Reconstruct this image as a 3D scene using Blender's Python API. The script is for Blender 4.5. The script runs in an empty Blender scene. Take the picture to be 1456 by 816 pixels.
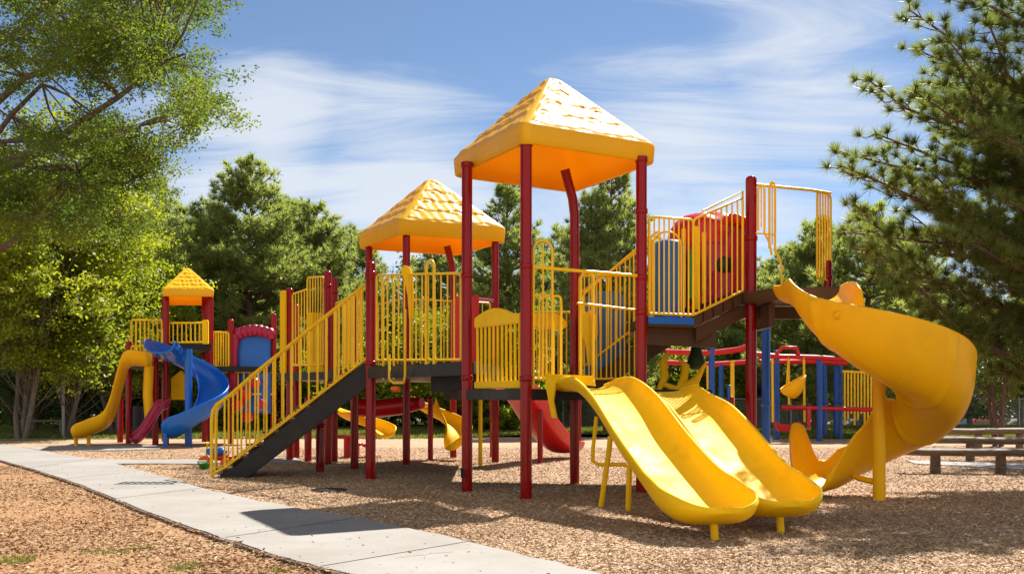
import bpy, bmesh, math, random
import numpy as np
from mathutils import Vector, Matrix
R = math.radians
random.seed(7); rng = np.random.default_rng(7)
scene = bpy.context.scene
col = scene.collection

# ------------------------------------------------------------------ camera
F = 1550.0; HZ = 565.0; EYE = 1.2            # focal length in photo pixels, horizon row, eye height
cam_d = bpy.data.cameras.new('camera'); cam = bpy.data.objects.new('camera', cam_d); col.objects.link(cam)
cam.location = (0, 0, EYE); cam.rotation_euler = (R(90), 0, 0)
cam_d.sensor_width = 36; cam_d.lens = F/1456*36; cam_d.shift_y = (HZ-408)/1456
cam_d.clip_start = .1; cam_d.clip_end = 3000
scene.camera = cam
scene.view_settings.view_transform = 'Standard'; scene.view_settings.look = 'None'
scene.view_settings.exposure = 1.28; scene.view_settings.gamma = 1
SUN_EL = 48.0; SUN_AZ = 31.0                  # azimuth clockwise from +Y (away from the camera)

# ------------------------------------------------------------------ world
w = bpy.data.worlds.new("World"); scene.world = w; w.use_nodes = True
nt = w.node_tree; nt.nodes.clear(); N = nt.nodes.new; L = nt.links.new
def wmath(op, a, b=None, c=None, clamp=False):
    n = N('ShaderNodeMath'); n.operation = op; n.use_clamp = clamp
    for i, v in enumerate((a, b, c)):
        if v is None: continue
        if isinstance(v, (int, float)): n.inputs[i].default_value = v
        else: L(v, n.inputs[i])
    return n.outputs[0]
sky = N('ShaderNodeTexSky'); sky.sky_type = 'NISHITA'; sky.sun_disc = False
sky.sun_elevation = R(SUN_EL); sky.sun_rotation = R(SUN_AZ); sky.altitude = 1200; sky.air_density = 0.85; sky.dust_density = 0.08; sky.ozone_density = 1.8
tc = N('ShaderNodeTexCoord'); D = tc.outputs['Generated']
sp = N('ShaderNodeSeparateXYZ'); L(D, sp.inputs[0])
zz = wmath('ADD', wmath('MAXIMUM', sp.outputs[2], 0.0), 0.16)
cb = N('ShaderNodeCombineXYZ'); L(wmath('DIVIDE', sp.outputs[0], zz), cb.inputs[0]); L(wmath('DIVIDE', sp.outputs[1], zz), cb.inputs[1])
mp = N('ShaderNodeMapping'); L(cb.outputs[0], mp.inputs[0]); mp.inputs['Rotation'].default_value = (0, 0, R(32)); mp.inputs['Scale'].default_value = (.55, 1.9, 1); mp.inputs['Location'].default_value = (3.1, 1.7, 0)
def noise(vec, scale, detail, rough, dist):
    n = N('ShaderNodeTexNoise'); n.inputs['Scale'].default_value = scale; n.inputs['Detail'].default_value = detail
    n.inputs['Roughness'].default_value = rough; n.inputs['Distortion'].default_value = dist; L(vec, n.inputs['Vector']); return n.outputs['Fac']
n1 = noise(mp.outputs[0], 1.6, 10, .64, .9); n2 = noise(cb.outputs[0], .9, 3, .5, .4)
def blob(px, py, rad):
    d = Vector(((px-728)/F, 1, (HZ-py)/F)).normalized()
    v = N('ShaderNodeVectorMath'); v.operation = 'DISTANCE'; L(D, v.inputs[0]); v.inputs[1].default_value = d
    return wmath('SUBTRACT', 1, wmath('DIVIDE', v.outputs['Value'], rad), clamp=True)
cover = wmath('MAXIMUM', wmath('MAXIMUM', blob(380, 200, .13), blob(560, 260, .15)), wmath('MULTIPLY', wmath('MAXIMUM', blob(1130, 90, .16), blob(960, 200, .18)), .75))
low = wmath('SUBTRACT', 1, wmath('DIVIDE', sp.outputs[2], .27), clamp=True)
cover = wmath('ADD', cover, wmath('MULTIPLY', low, .62))
back = wmath('MULTIPLY', wmath('SUBTRACT', 0.0, wmath('ADD', sp.outputs[1], .1)), 2.2, clamp=True)  # unseen cloud bank behind the camera, added as fill light from the front
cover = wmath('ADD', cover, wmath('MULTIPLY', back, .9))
cl = wmath('ADD', wmath('MULTIPLY', cover, 1.15), wmath('MULTIPLY', wmath('SUBTRACT', n1, .5), 2.7))
cl = wmath('ADD', cl, wmath('MULTIPLY', wmath('SUBTRACT', n2, .5), 1.0))
mr = N('ShaderNodeMapRange'); mr.interpolation_type = 'SMOOTHSTEP'; L(cl, mr.inputs[0]); mr.inputs[1].default_value = .10; mr.inputs[2].default_value = 1.15; mr.inputs[4].default_value = .86
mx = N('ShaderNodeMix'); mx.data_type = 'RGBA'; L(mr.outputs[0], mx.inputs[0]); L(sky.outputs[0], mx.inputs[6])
cm = N('ShaderNodeMix'); cm.data_type = 'RGBA'; L(back, cm.inputs[0]); cm.inputs[6].default_value = (6.7, 7.1, 7.7, 1); cm.inputs[7].default_value = (9.3, 9.2, 9.0, 1); L(cm.outputs[2], mx.inputs[7])  # added clouds behind the camera are brighter, to lift the near sides
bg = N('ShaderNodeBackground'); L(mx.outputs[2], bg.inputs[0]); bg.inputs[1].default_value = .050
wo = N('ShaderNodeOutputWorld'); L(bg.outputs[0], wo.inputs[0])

# ------------------------------------------------------------------ sun
sd = bpy.data.lights.new('sun', 'SUN'); sd.energy = 4.7; sd.angle = R(.53); sd.color = (1, .95, .87)
so = bpy.data.objects.new('sun', sd); col.objects.link(so)
SDIR = Vector((math.sin(R(SUN_AZ))*math.cos(R(SUN_EL)), math.cos(R(SUN_AZ))*math.cos(R(SUN_EL)), math.sin(R(SUN_EL))))
so.rotation_euler = SDIR.to_track_quat('Z', 'Y').to_euler()

# ================================================================== helpers
def X(px, Y): return (px-728)*Y/F
def Zh(py, Y): return EYE + (HZ-py)*Y/F
def P(px, py, Y): return Vector((X(px, Y), Y, Zh(py, Y)))
def G(px, py):
    Y = EYE*F/(py-HZ); return Vector((X(px, Y), Y, 0))

def newmat(name):
    m = bpy.data.materials.new(name); m.use_nodes = True; nt = m.node_tree
    return m, nt, nt.nodes['Principled BSDF'], nt.nodes['Material Output']
def ramp(nt, fac, stops):
    r = nt.nodes.new('ShaderNodeValToRGB'); e = r.color_ramp.elements
    while len(e) < len(stops): e.new(.5)
    for k, (p, c) in enumerate(stops): e[k].position = p; e[k].color = (*c, 1)
    nt.links.new(fac, r.inputs[0]); return r.outputs[0]
def texn(nt, scale, detail=4, rough=.55, vec=None, dist=0):
    n = nt.nodes.new('ShaderNodeTexNoise'); n.inputs['Scale'].default_value = scale; n.inputs['Detail'].default_value = detail
    n.inputs['Roughness'].default_value = rough; n.inputs['Distortion'].default_value = dist
    if vec is None: vec = objc(nt)
    nt.links.new(vec, n.inputs['Vector']); return n.outputs['Fac']
def objc(nt, scale=None):
    t = nt.nodes.get('TCO') or nt.nodes.new('ShaderNodeTexCoord'); t.name = 'TCO'
    if scale is None: return t.outputs['Object']
    m = nt.nodes.new('ShaderNodeMapping'); m.inputs['Scale'].default_value = scale; nt.links.new(t.outputs['Object'], m.inputs[0]); return m.outputs[0]
def mixc(nt, f, a, b, mode='MIX'):
    m = nt.nodes.new('ShaderNodeMix'); m.data_type = 'RGBA'; m.blend_type = mode
    for i, v in ((0, f), (6, a), (7, b)):
        if isinstance(v, (int, float)): m.inputs[i].default_value = v
        elif isinstance(v, tuple): m.inputs[i].default_value = (*v, 1)
        else: nt.links.new(v, m.inputs[i])
    return m.outputs[2]
def bump(nt, h, strength, dist):
    b = nt.nodes.new('ShaderNodeBump'); b.inputs['Strength'].default_value = strength; b.inputs['Distance'].default_value = dist
    nt.links.new(h, b.inputs['Height']); return b.outputs[0]

def plastic(name, c, rough=.3, trans=0, spec=.32, scuff=.5, dirt=(.3, .2, .1), dirtamt=.35, coat=.0, wob=.002):
    m, nt, p, out = newmat(name)
    n = texn(nt, 2.3, 6, .65); n2 = texn(nt, 34, 5, .7); n3 = texn(nt, .8, 3)
    base = mixc(nt, n3, tuple(v*.86 for v in c), tuple(min(1, v*1.1) for v in c))
    d = ramp(nt, n, [(.50, (0, 0, 0)), (.78, (dirtamt,)*3)])
    d2 = ramp(nt, n2, [(.56, (0, 0, 0)), (.72, (scuff*.3,)*3)])
    base = mixc(nt, d, base, tuple(v*.6+dirt[i]*.12 for i, v in enumerate(c)))
    base = mixc(nt, d2, base, tuple(v*.72+.02 for v in c))
    nt.links.new(base, p.inputs['Base Color'])
    rr = nt.nodes.new('ShaderNodeMapRange'); nt.links.new(n, rr.inputs[0]); rr.inputs[1].default_value = .3; rr.inputs[2].default_value = .7
    rr.inputs[3].default_value = rough*.75; rr.inputs[4].default_value = rough*1.45
    nt.links.new(rr.outputs[0], p.inputs['Roughness'])
    p.inputs['Specular IOR Level'].default_value = spec
    p.inputs['Coat Weight'].default_value = coat; p.inputs['Coat Roughness'].default_value = .08
    nt.links.new(bump(nt, texn(nt, 5.5, 3), .5, wob*4), p.inputs['Normal'])
    if trans:
        t = nt.nodes.new('ShaderNodeBsdfTranslucent'); nt.links.new(base, t.inputs[0])
        ms = nt.nodes.new('ShaderNodeMixShader'); ms.inputs[0].default_value = trans
        nt.links.new(p.outputs[0], ms.inputs[1]); nt.links.new(t.outputs[0], ms.inputs[2]); nt.links.new(ms.outputs[0], out.inputs[0])
    return m
M = {}
M['yel'] = plastic('yellow_plastic', (.93, .56, .004), .50, coat=.05, wob=.0012, spec=.12, dirtamt=.6, scuff=.9)
M['yelspiral'] = plastic('amber_plastic', (.88, .45, .004), .36, dirtamt=.4, wob=.002, spec=.16)
M['roof'] = plastic('roof_plastic', (.93, .55, .006), .32, trans=.30, coat=.0, dirtamt=.08, wob=.002, spec=.36)
M['roofin'] = plastic('roof_liner_plastic', (.95, .48, .006), .5, trans=.42, dirtamt=.05)
M['ybar'] = plastic('yellow_coated_steel', (.90, .55, .006), .28, dirtamt=.4, scuff=.6, spec=.35)
M['red'] = plastic('red_painted_steel', (.27, .001, .003), .15, coat=.0, dirtamt=.3, scuff=.4, spec=.3)
M['redpl'] = plastic('red_plastic', (.56, .006, .010), .3, coat=.2)
M['crim'] = plastic('crimson_plastic', (.36, .008, .05), .3, coat=.2, wob=.01)
M['blue'] = plastic('blue_plastic', (.004, .12, .50), .3, coat=.2)
M['bluep'] = plastic('blue_painted_steel', (.004, .07, .34), .28, coat=.3)
M['black'] = plastic('black_coated_steel', (.012, .012, .013), .42, dirt=(.4, .3, .2), dirtamt=.8, scuff=.4)
M['brown'] = plastic('brown_coated_deck', (.085, .042, .020), .5, dirtamt=.7)
M['green'] = plastic('green_plastic', (.03, .20, .03), .35)
M['dgreen'] = plastic('dark_green_plastic', (.02, .05, .015), .35)
M['orange'] = plastic('orange_plastic', (.75, .14, .01), .3)
M['white'] = plastic('white_paint', (.7, .7, .68), .4)
M['metal'] = plastic('galvanised_steel', (.32, .33, .34), .45)
M['tyre'] = plastic('black_rubber', (.02, .02, .02), .7)
M['paintblue'] = plastic('pale_blue_car_paint', (.25, .38, .5), .2, coat=.8, dirtamt=.1)
M['paintred'] = plastic('red_car_paint', (.5, .02, .03), .2, coat=.8, dirtamt=.1)
M['paintwhite'] = plastic('white_car_paint', (.7, .7, .7), .2, coat=.8, dirtamt=.1)
M['glass'] = plastic('dark_car_glass', (.02, .025, .03), .06, coat=1, dirtamt=.0)
def wood(name, a, b, sc=(1, 12, 12), rough=.75):
    m, nt, p, out = newmat(name)
    n = texn(nt, 3, 8, .65, objc(nt, sc), 1.0)
    nt.links.new(ramp(nt, n, [(.3, a), (.7, b)]), p.inputs['Base Color']); p.inputs['Roughness'].default_value = rough
    nt.links.new(bump(nt, n, .7, .02), p.inputs['Normal']); return m
M['log'] = wood('weathered_log', (.07, .045, .03), (.26, .18, .12))
M['bark'] = wood('bark', (.045, .03, .02), (.20, .15, .11), (8, 8, 1.5), .9)
M['palebark'] = wood('pale_bark', (.07, .052, .04), (.22, .175, .14), (8, 8, 1.5), .9)
M['pinebark'] = wood('pine_bark', (.05, .028, .018), (.19, .11, .075), (6, 6, 1.8), .9)

def foliage(name, c0, c1, tr, tmul=1.7, rough=.45):
    m, nt, p, out = newmat(name)
    a = nt.nodes.new('ShaderNodeAttribute'); a.attribute_name = 'rnd'
    base = mixc(nt, a.outputs['Fac'], c0, c1); nt.links.new(base, p.inputs['Base Color']); p.inputs['Roughness'].default_value = rough; p.inputs['Specular IOR Level'].default_value = .25
    t = nt.nodes.new('ShaderNodeBsdfTranslucent')
    nt.links.new(mixc(nt, 1.0, base, (tmul*1.15, tmul*1.1, tmul*.6), 'MULTIPLY'), t.inputs[0])
    ms = nt.nodes.new('ShaderNodeMixShader'); ms.inputs[0].default_value = tr
    nt.links.new(p.outputs[0], ms.inputs[1]); nt.links.new(t.outputs[0], ms.inputs[2]); nt.links.new(ms.outputs[0], out.inputs[0]); return m
M['leafnear'] = foliage('olive_leaves', (.034, .075, .012), (.16, .205, .024), .45, 1.9, .65)
M['leafmid'] = foliage('bright_leaves', (.08, .12, .010), (.24, .26, .020), .48, 2.2)
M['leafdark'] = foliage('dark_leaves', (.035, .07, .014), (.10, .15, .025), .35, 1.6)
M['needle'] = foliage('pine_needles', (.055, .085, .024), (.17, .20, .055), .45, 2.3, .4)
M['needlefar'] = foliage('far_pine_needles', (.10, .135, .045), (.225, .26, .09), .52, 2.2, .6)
M['grass'] = foliage('grass_blades', (.06, .10, .015), (.22, .22, .06), .4, 1.4)
def attrmat(name, stops, rough=.8):
    m, nt, p, out = newmat(name)
    a = nt.nodes.new('ShaderNodeAttribute'); a.attribute_name = 'rnd'
    nt.links.new(ramp(nt, a.outputs['Fac'], stops), p.inputs['Base Color']); p.inputs['Roughness'].default_value = rough; return m
M['chips'] = attrmat('wood_chips', [(0, (.15, .085, .04)), (.25, (.34, .21, .105)), (.65, (.50, .34, .185)), (1, (.72, .56, .38))])
M['straw'] = attrmat('red_litter', [(0, (.13, .06, .02)), (.4, (.32, .17, .065)), (.75, (.40, .245, .115)), (1, (.58, .45, .30))])

# ground materials -------------------------------------------------
def groundmat(name, big, small, fine, rough=.95, bs=.03):
    m, nt, p, out = newmat(name)
    nb = texn(nt, .35, 5, .6); ns = texn(nt, 22, 8, .75); v = nt.nodes.new('ShaderNodeTexVoronoi'); v.inputs['Scale'].default_value = 42
    nt.links.new(objc(nt, (1, .55, 1)), v.inputs['Vector'])
    c = ramp(nt, ns, [(.3, small[0]), (.5, small[1]), (.72, small[2])])
    c = mixc(nt, .45, c, ramp(nt, v.outputs['Color'], [(.15, fine[0]), (.5, fine[1]), (.85, fine[2])]))
    c = mixc(nt, ramp(nt, nb, [(.38, (0, 0, 0)), (.66, (.75, .75, .75))]), c, mixc(nt, 1.0, c, big, 'MULTIPLY'))
    nt.links.new(c, p.inputs['Base Color']); p.inputs['Roughness'].default_value = rough
    nt.links.new(bump(nt, mixc(nt, .5, ns, v.outputs['Distance']), 1, bs), p.inputs['Normal']); return m
M['mulch'] = groundmat('mulch_ground', (.9, .80, .68), [(.22, .125, .07), (.40, .25, .145), (.54, .37, .235)], [(.22, .12, .07), (.42, .27, .16), (.60, .44, .30)])
M['soil'] = groundmat('red_soil', (1.0, .72, .55), [(.20, .095, .034), (.33, .18, .07), (.40, .25, .12)], [(.20, .10, .04), (.33, .19, .08), (.48, .34, .20)])
M['lawn'] = groundmat('dry_lawn', (.8, .95, .7), [(.14, .14, .05), (.24, .22, .09), (.34, .29, .15)], [(.16, .16, .06), (.26, .23, .10), (.34, .29, .15)], bs=.004)
M['asphalt'] = groundmat('asphalt', (.8, .8, .8), [(.05, .05, .05), (.07, .07, .07), (.1, .1, .1)], [(.05, .05, .05), (.06, .06, .06), (.09, .09, .09)])
def concrete():
    m, nt, p, out = newmat('concrete')
    n = texn(nt, .9, 6, .6); f = texn(nt, 45, 6, .7); s = texn(nt, 2.6, 9, .78, dist=1.2)
    c = ramp(nt, n, [(.35, (.225, .206, .18)), (.65, (.285, .265, .24))])
    c = mixc(nt, ramp(nt, s, [(.52, (0, 0, 0)), (.70, (.6, .6, .6))]), c, (.215, .165, .115))
    c = mixc(nt, ramp(nt, f, [(.3, (.25, .25, .25)), (.6, (0, 0, 0))]), c, (.24, .21, .185))
    nt.links.new(c, p.inputs['Base Color']); p.inputs['Roughness'].default_value = .85
    nt.links.new(bump(nt, f, .5, .004), p.inputs['Normal']); return m
M['conc'] = concrete()

# mesh builder ------------------------------------------------------
def perp(d):
    d = Vector(d).normalized(); a = Vector((0, 0, 1)) if abs(d.z) < .9 else Vector((1, 0, 0))
    u = d.cross(a).normalized(); return u, u.cross(d).normalized()
class MB:
    def __init__(s): s.v = []; s.f = []; s.sm = []
    def add(s, vs, fs, smooth=False):
        o = len(s.v); s.v += [tuple(v) for v in vs]; s.f += [tuple(i+o for i in f) for f in fs]; s.sm += [smooth]*len(fs); return s
    def box(s, c, size, rz=0, bev=.006):
        hx, hy, hz = [v/2 for v in size]; b = min(bev, hx*.4, hy*.4, hz*.4)
        bm = bmesh.new(); bmesh.ops.create_cube(bm, size=1); bmesh.ops.scale(bm, vec=size, verts=bm.verts)
        if b > .0008: bmesh.ops.bevel(bm, geom=bm.edges[:], offset=b, segments=2, affect='EDGES')
        bm.transform(Matrix.Translation(c) @ Matrix.Rotation(rz, 4, 'Z')); s.bm(bm); return s
    def bm(s, bm, smooth=False):
        bm.verts.index_update(); s.add([v.co for v in bm.verts], [[v.index for v in f.verts] for f in bm.faces], smooth); bm.free()
    def tube(s, pts, r, n=10, cap=True, smooth=True, rb=None):
        pts = [Vector(p) for p in pts]; rs = r if isinstance(r, (list, tuple)) else [r]*len(pts)
        u, v = perp(pts[1]-pts[0]); rings = []
        for i, p in enumerate(pts):
            d = (pts[min(i+1, len(pts)-1)]-pts[max(i-1, 0)]).normalized()
            u = (u-d*u.dot(d)).normalized(); v = d.cross(u)
            rings.append([p+(u*math.cos(2*math.pi*k/n)+v*math.sin(2*math.pi*k/n))*rs[i] for k in range(n)])
        vs = [q for rg in rings for q in rg]; fs = []
        for i in range(len(rings)-1):
            for k in range(n): fs.append((i*n+k, i*n+(k+1) % n, (i+1)*n+(k+1) % n, (i+1)*n+k))
        s.add(vs, fs, smooth)
        if cap:
            s.add(rings[0], [tuple(reversed(range(n)))]); s.add(rings[-1], [tuple(range(n))])
        return s
    def loft(s, loops, closed=True, cap=True, smooth=True):
        n = len(loops[0]); vs = [q for l in loops for q in l]; fs = []
        for i in range(len(loops)-1):
            for k in range(n if closed else n-1): fs.append((i*n+k, i*n+(k+1) % n, (i+1)*n+(k+1) % n, (i+1)*n+k))
        s.add(vs, fs, smooth)
        if cap:
            s.add(loops[0], [tuple(reversed(range(n)))], False); s.add(loops[-1], [tuple(range(n))], False)
        return s
    def lathe(s, prof, c, n=20, smooth=True):
        c = Vector(c); return s.loft([[c+Vector((r*math.cos(2*math.pi*k/n), r*math.sin(2*math.pi*k/n), z)) for k in range(n)] for r, z in prof], smooth=smooth)
    def prism(s, poly, z0, z1, bev=.006):
        bm = bmesh.new(); vs = [bm.verts.new((p[0], p[1], z0)) for p in poly]; f = bm.faces.new(vs)
        if f.normal.z > 0: f.normal_flip()
        r = bmesh.ops.extrude_face_region(bm, geom=[f]); bmesh.ops.translate(bm, vec=(0, 0, z1-z0), verts=[g for g in r['geom'] if isinstance(g, bmesh.types.BMVert)])
        bmesh.ops.recalc_face_normals(bm, faces=bm.faces[:])
        if bev: bmesh.ops.bevel(bm, geom=bm.edges[:], offset=bev, segments=2, affect='EDGES')
        s.bm(bm); return s
    def slab(s, outline, thick_vec, bev=.01):
        """closed outline (3D, planar) extruded by a vector, rounded edges"""
        bm = bmesh.new(); vs = [bm.verts.new(p) for p in outline]; f = bm.faces.new(vs)
        r = bmesh.ops.extrude_face_region(bm, geom=[f]); bmesh.ops.translate(bm, vec=thick_vec, verts=[g for g in r['geom'] if isinstance(g, bmesh.types.BMVert)])
        bmesh.ops.recalc_face_normals(bm, faces=bm.faces[:])
        if bev: bmesh.ops.bevel(bm, geom=bm.edges[:], offset=bev, segments=2, affect='EDGES', clamp_overlap=True)
        s.bm(bm); return s
    def build(s, name, mat, parent=None, origin=None):
        o0 = Vector(origin) if origin is not None else (Vector(parent['_o']) if parent is not None else Vector((0, 0, 0)))
        me = bpy.data.meshes.new(name); me.from_pydata([tuple(Vector(v)-o0) for v in s.v], [], s.f); me.polygons.foreach_set('use_smooth', s.sm); me.update()
        mats = mat if isinstance(mat, list) else [mat]
        for m in mats: me.materials.append(m)
        o = bpy.data.objects.new(name, me); col.objects.link(o)
        if parent is not None: o.parent = parent
        else: o.location = o0
        o['_o'] = tuple(o0); return o
def root(name, loc, label, cat, group=None):
    o = bpy.data.objects.new(name, None); col.objects.link(o); o.location = loc; o.empty_display_size = .2
    o['label'] = label; o['category'] = cat; o['_o'] = tuple(loc)
    if group: o['group'] = group
    return o
def tag(o, label=None, cat=None, group=None, kind=None):
    for k, v in (('label', label), ('category', cat), ('group', group), ('kind', kind)):
        if v: o[k] = v
    return o
def npmesh(name, verts, k, mat, parent=None, origin=(0, 0, 0), rnd=None, smooth=False):
    """verts (n*k,3): n separate polygons with k corners; rnd one value per polygon"""
    n = len(verts)//k; me = bpy.data.meshes.new(name)
    me.vertices.add(n*k); me.vertices.foreach_set('co', (verts-np.array(origin)).astype(np.float32).ravel())
    me.loops.add(n*k); me.loops.foreach_set('vertex_index', np.arange(n*k, dtype=np.int32))
    me.polygons.add(n); me.polygons.foreach_set('loop_start', np.arange(0, n*k, k, dtype=np.int32))
    me.update(calc_edges=True)
    if rnd is not None:
        a = me.attributes.new('rnd', 'FLOAT', 'POINT'); a.data.foreach_set('value', np.repeat(rnd, k).astype(np.float32))
    me.materials.append(mat); o = bpy.data.objects.new(name, me); col.objects.link(o)
    if parent is not None: o.parent = parent
    else: o.location = origin
    return o
def unit(a): return a/np.maximum(np.linalg.norm(a, axis=1, keepdims=True), 1e-9)
def leaf_quads(c, size, flat=.0, aspect=.55, jit=.35):
    n = len(c); d = unit(rng.normal(size=(n, 3))*np.array([1, 1, 1-flat])); s = unit(np.cross(d, rng.normal(size=(n, 3))))
    l = (size*(1+jit*rng.uniform(-1, 1, n)))[:, None]; w_ = l*aspect*.5
    return np.stack([c, c+d*l*.5+s*w_, c+d*l, c+d*l*.5-s*w_], 1).reshape(-1, 3)
def needle_tris(c, dirs, n, ln, wd, spread):
    c = np.repeat(c, n, 0); d = np.repeat(dirs, n, 0); m = len(c)
    d = unit(d+rng.normal(size=(m, 3))*spread); s = unit(np.cross(d, rng.normal(size=(m, 3))))*wd
    l = (ln*rng.uniform(.7, 1.15, m))[:, None]
    return np.stack([c-s, c+s, c+d*l], 1).reshape(-1, 3)

# ================================================================== ground
def sheet(name, pts, z, mat):
    bm = bmesh.new(); bm.faces.new([bm.verts.new((p[0], p[1], z)) for p in pts])
    bmesh.ops.triangulate(bm, faces=bm.faces[:]); 
    for f in bm.faces:
        f.normal_update()
        if f.normal.z < 0: f.normal_flip()
    me = bpy.data.meshes.new(name); bm.to_mesh(me); bm.free(); me.materials.append(mat)
    o = bpy.data.objects.new(name, me); col.objects.link(o); o['kind'] = 'structure'; return o
def terrain():
    xs = np.concatenate([np.linspace(-900, -60, 8), np.linspace(-50, 60, 56), np.linspace(80, 900, 8)])
    ys = np.concatenate([[-60, -20], np.linspace(0, 40, 21), np.linspace(41, 70, 30), np.linspace(85, 1200, 10)])
    def h(x, y):
        t = min(max((y-47)/8, 0), 1); t = t*t*(3-2*t); q = min(max((x+2)/8, 0), 1)
        return -1.45*t*q
    vs = [(x, y, h(x, y)) for y in ys for x in xs]; nx = len(xs)
    fs = [(j*nx+i, j*nx+i+1, (j+1)*nx+i+1, (j+1)*nx+i) for j in range(len(ys)-1) for i in range(nx-1)]
    m = MB(); m.add(vs, fs, True); o = m.build('ground', M['mulch']); o['kind'] = 'structure'; return h
hgt = terrain()
sheet('lawn', [(-60, 31.5), (-14, 30.5), (-6, 33), (2, 38), (10, 33), (14, 30), (30, 29), (60, 30), (60, 46), (-60, 46)], .012, M['lawn'])
sheet('forest_floor', [(-120, 46), (-3, 46), (-3, 200), (-200, 200)], .006, M['lawn'])
sheet('car_park', [(0, 57), (120, 57), (160, 90), (0, 90)], -1.445, M['asphalt'])
LE = [(-900, 612), (-300, 628), (0, 656), (50, 670), (110, 690), (170, 715), (250, 747), (320, 771), (400, 796), (470, 816), (640, 862), (900, 930)]
RE = [(1500, 1000), (1020, 866), (880, 828), (792, 806), (706, 785), (603, 760), (500, 739), (412, 724), (360, 714), (292, 699), (247, 684), (165, 662), (120, 653), (34, 638), (0, 633), (-300, 612), (-900, 602)]
def slab_sheet(name, poly, z, mat):
    m = MB(); pts = [(p.x, p.y) for p in poly]; bm = bmesh.new()
    f = bm.faces.new([bm.verts.new((x, y, z)) for x, y in pts]); f.normal_update()
    if f.normal.z < 0: f.normal_flip()
    r = bmesh.ops.extrude_face_region(bm, geom=[f]); 
    bmesh.ops.translate(bm, vec=(0, 0, -.12), verts=[g for g in r['geom'] if isinstance(g, bmesh.types.BMVert)])
    bmesh.ops.triangulate(bm, faces=bm.faces[:]); bmesh.ops.recalc_face_normals(bm, faces=bm.faces[:]); m.bm(bm)
    o = m.build(name, mat); o['kind'] = 'structure'; return o
def dens(pl, n=5):
    out = []
    for a, b in zip(pl[:-1], pl[1:]):
        for i in range(n): out.append(a.lerp(b, i/n))
    return out+[pl[-1]]
def wob(pl, amp):
    return [p+Vector((random.uniform(-amp, amp), random.uniform(-amp, amp), 0)) for p in pl]
LW = wob(dens([G(*p) for p in LE]), .018); RW = wob(dens([G(*p) for p in RE]), .022)
slab_sheet('path', LW+RW, .035, M['conc'])
slab_sheet('branch_path', wob(dens([G(*p) for p in [(120, 653.5), (200, 655), (292, 654.5), (420, 652.5), (430, 657.5), (290, 661), (210, 660.5), (160, 661)]]), .02), .028, M['conc'])
slab_sheet('far_path', wob(dens([G(*p) for p in [(30, 636.5), (120, 634.5), (225, 634.5), (230, 639.5), (150, 641.5), (60, 641)]]), .03), .024, M['conc'])
slab_sheet('side_path', [G(*p) for p in [(1288, 655), (1456, 661), (1700, 668), (1700, 675), (1456, 668), (1300, 660)]], .02, M['conc'])
sheet('soil', [p+Vector((0, 0, 0)) for p in LW]+[Vector((6, 3, 0)), Vector((-20, 3, 0))], .004, M['soil'])
# joints in the path
jm = MB()
for (a, b) in [((165, 713), (287, 697)), ((318, 770), (505, 741)), ((455, 812), (668, 775)), ((92, 684), (200, 672)), ((40, 668), (130, 655))]:
    a, b = G(*a), G(*b); d = (b-a).normalized(); nrm = Vector((-d.y, d.x, 0))*.006
    jm.add([a-nrm+Vector((0, 0, .0375)), a+nrm+Vector((0, 0, .0375)), b+nrm+Vector((0, 0, .0375)), b-nrm+Vector((0, 0, .0375))], [(0, 3, 2, 1)])
tag(jm.build('path_joints', M['black']), kind='structure')
ck = MB()
for (a, b) in [((215, 742), (330, 712)), ((360, 765), (405, 741)), ((560, 800), (640, 790))]:
    a, b = G(*a), G(*b); pr = None; nrm = Vector((0, .004, 0)); pts = [a.lerp(b, k/14)+Vector((random.uniform(-.03, .03), random.uniform(-.05, .05), .0372)) for k in range(15)]
    for p, q in zip(pts, pts[1:]): ck.add([p-nrm, p+nrm, q+nrm*random.uniform(.3, 1), q-nrm], [(0, 3, 2, 1)])
tag(ck.build('path_cracks', M['black']), kind='structure')
em = MB(); em.tube([p+Vector((-.02, -.02, .012)) for p in LW if p.y < 24], .022, 6)
tag(em.build('path_edging', M['pinebark']), 'thin dark wooden edging strip along the near side of the concrete path', 'edging')
# side-of-path test for litter
LWy = np.array([(p.x, p.y) for p in LW]); RWy = np.array([(p.x, p.y) for p in reversed(RW)])
def xl(y): i = np.argsort(LWy[:, 1]); return np.interp(y, LWy[i, 1], LWy[i, 0])
def xr(y): i = np.argsort(RWy[:, 1]); return np.interp(y, RWy[i, 1], RWy[i, 0])
def scatter(n, y0, y1, side, pw=1.0):
    y = y0+(y1-y0)*rng.uniform(0, 1, n)**pw; x = rng.uniform(-.55, .55, n)*y
    k = (x < xl(y)-.01) if side == 'l' else (x > xr(y)+.005) if side == 'r' else ((x > xl(y)) & (x < xr(y)))
    return x[k], y[k]
def chips(name, x, y, size, mat, z=.004, lift=.012, aspect=.3):
    n = len(x); c = np.stack([x, y, z+rng.uniform(0, lift, n)], 1)
    d = rng.normal(size=(n, 3)); d[:, 2] *= .2; d = unit(d); s = rng.normal(size=(n, 3)); s[:, 2] *= .3; s = unit(np.cross(np.cross(d, s), d))
    l = (size*rng.uniform(.4, 1.25, n))[:, None]*.5; w_ = l*aspect*rng.uniform(.6, 1.5, n)[:, None]
    v = np.stack([c-d*l-s*w_, c+d*l-s*w_*.6, c+d*l+s*w_, c-d*l+s*w_*.8], 1).reshape(-1, 3)
    lf = .5+.25*np.sin(x*1.9+1.3*np.sin(y*1.1))+.25*np.sin(y*2.3+1.7*np.sin(x*.9+2))
    return npmesh(name, v, 4, mat, rnd=np.clip(rng.uniform(0, 1, n)*.72+.28*lf, 0, 1))
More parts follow.
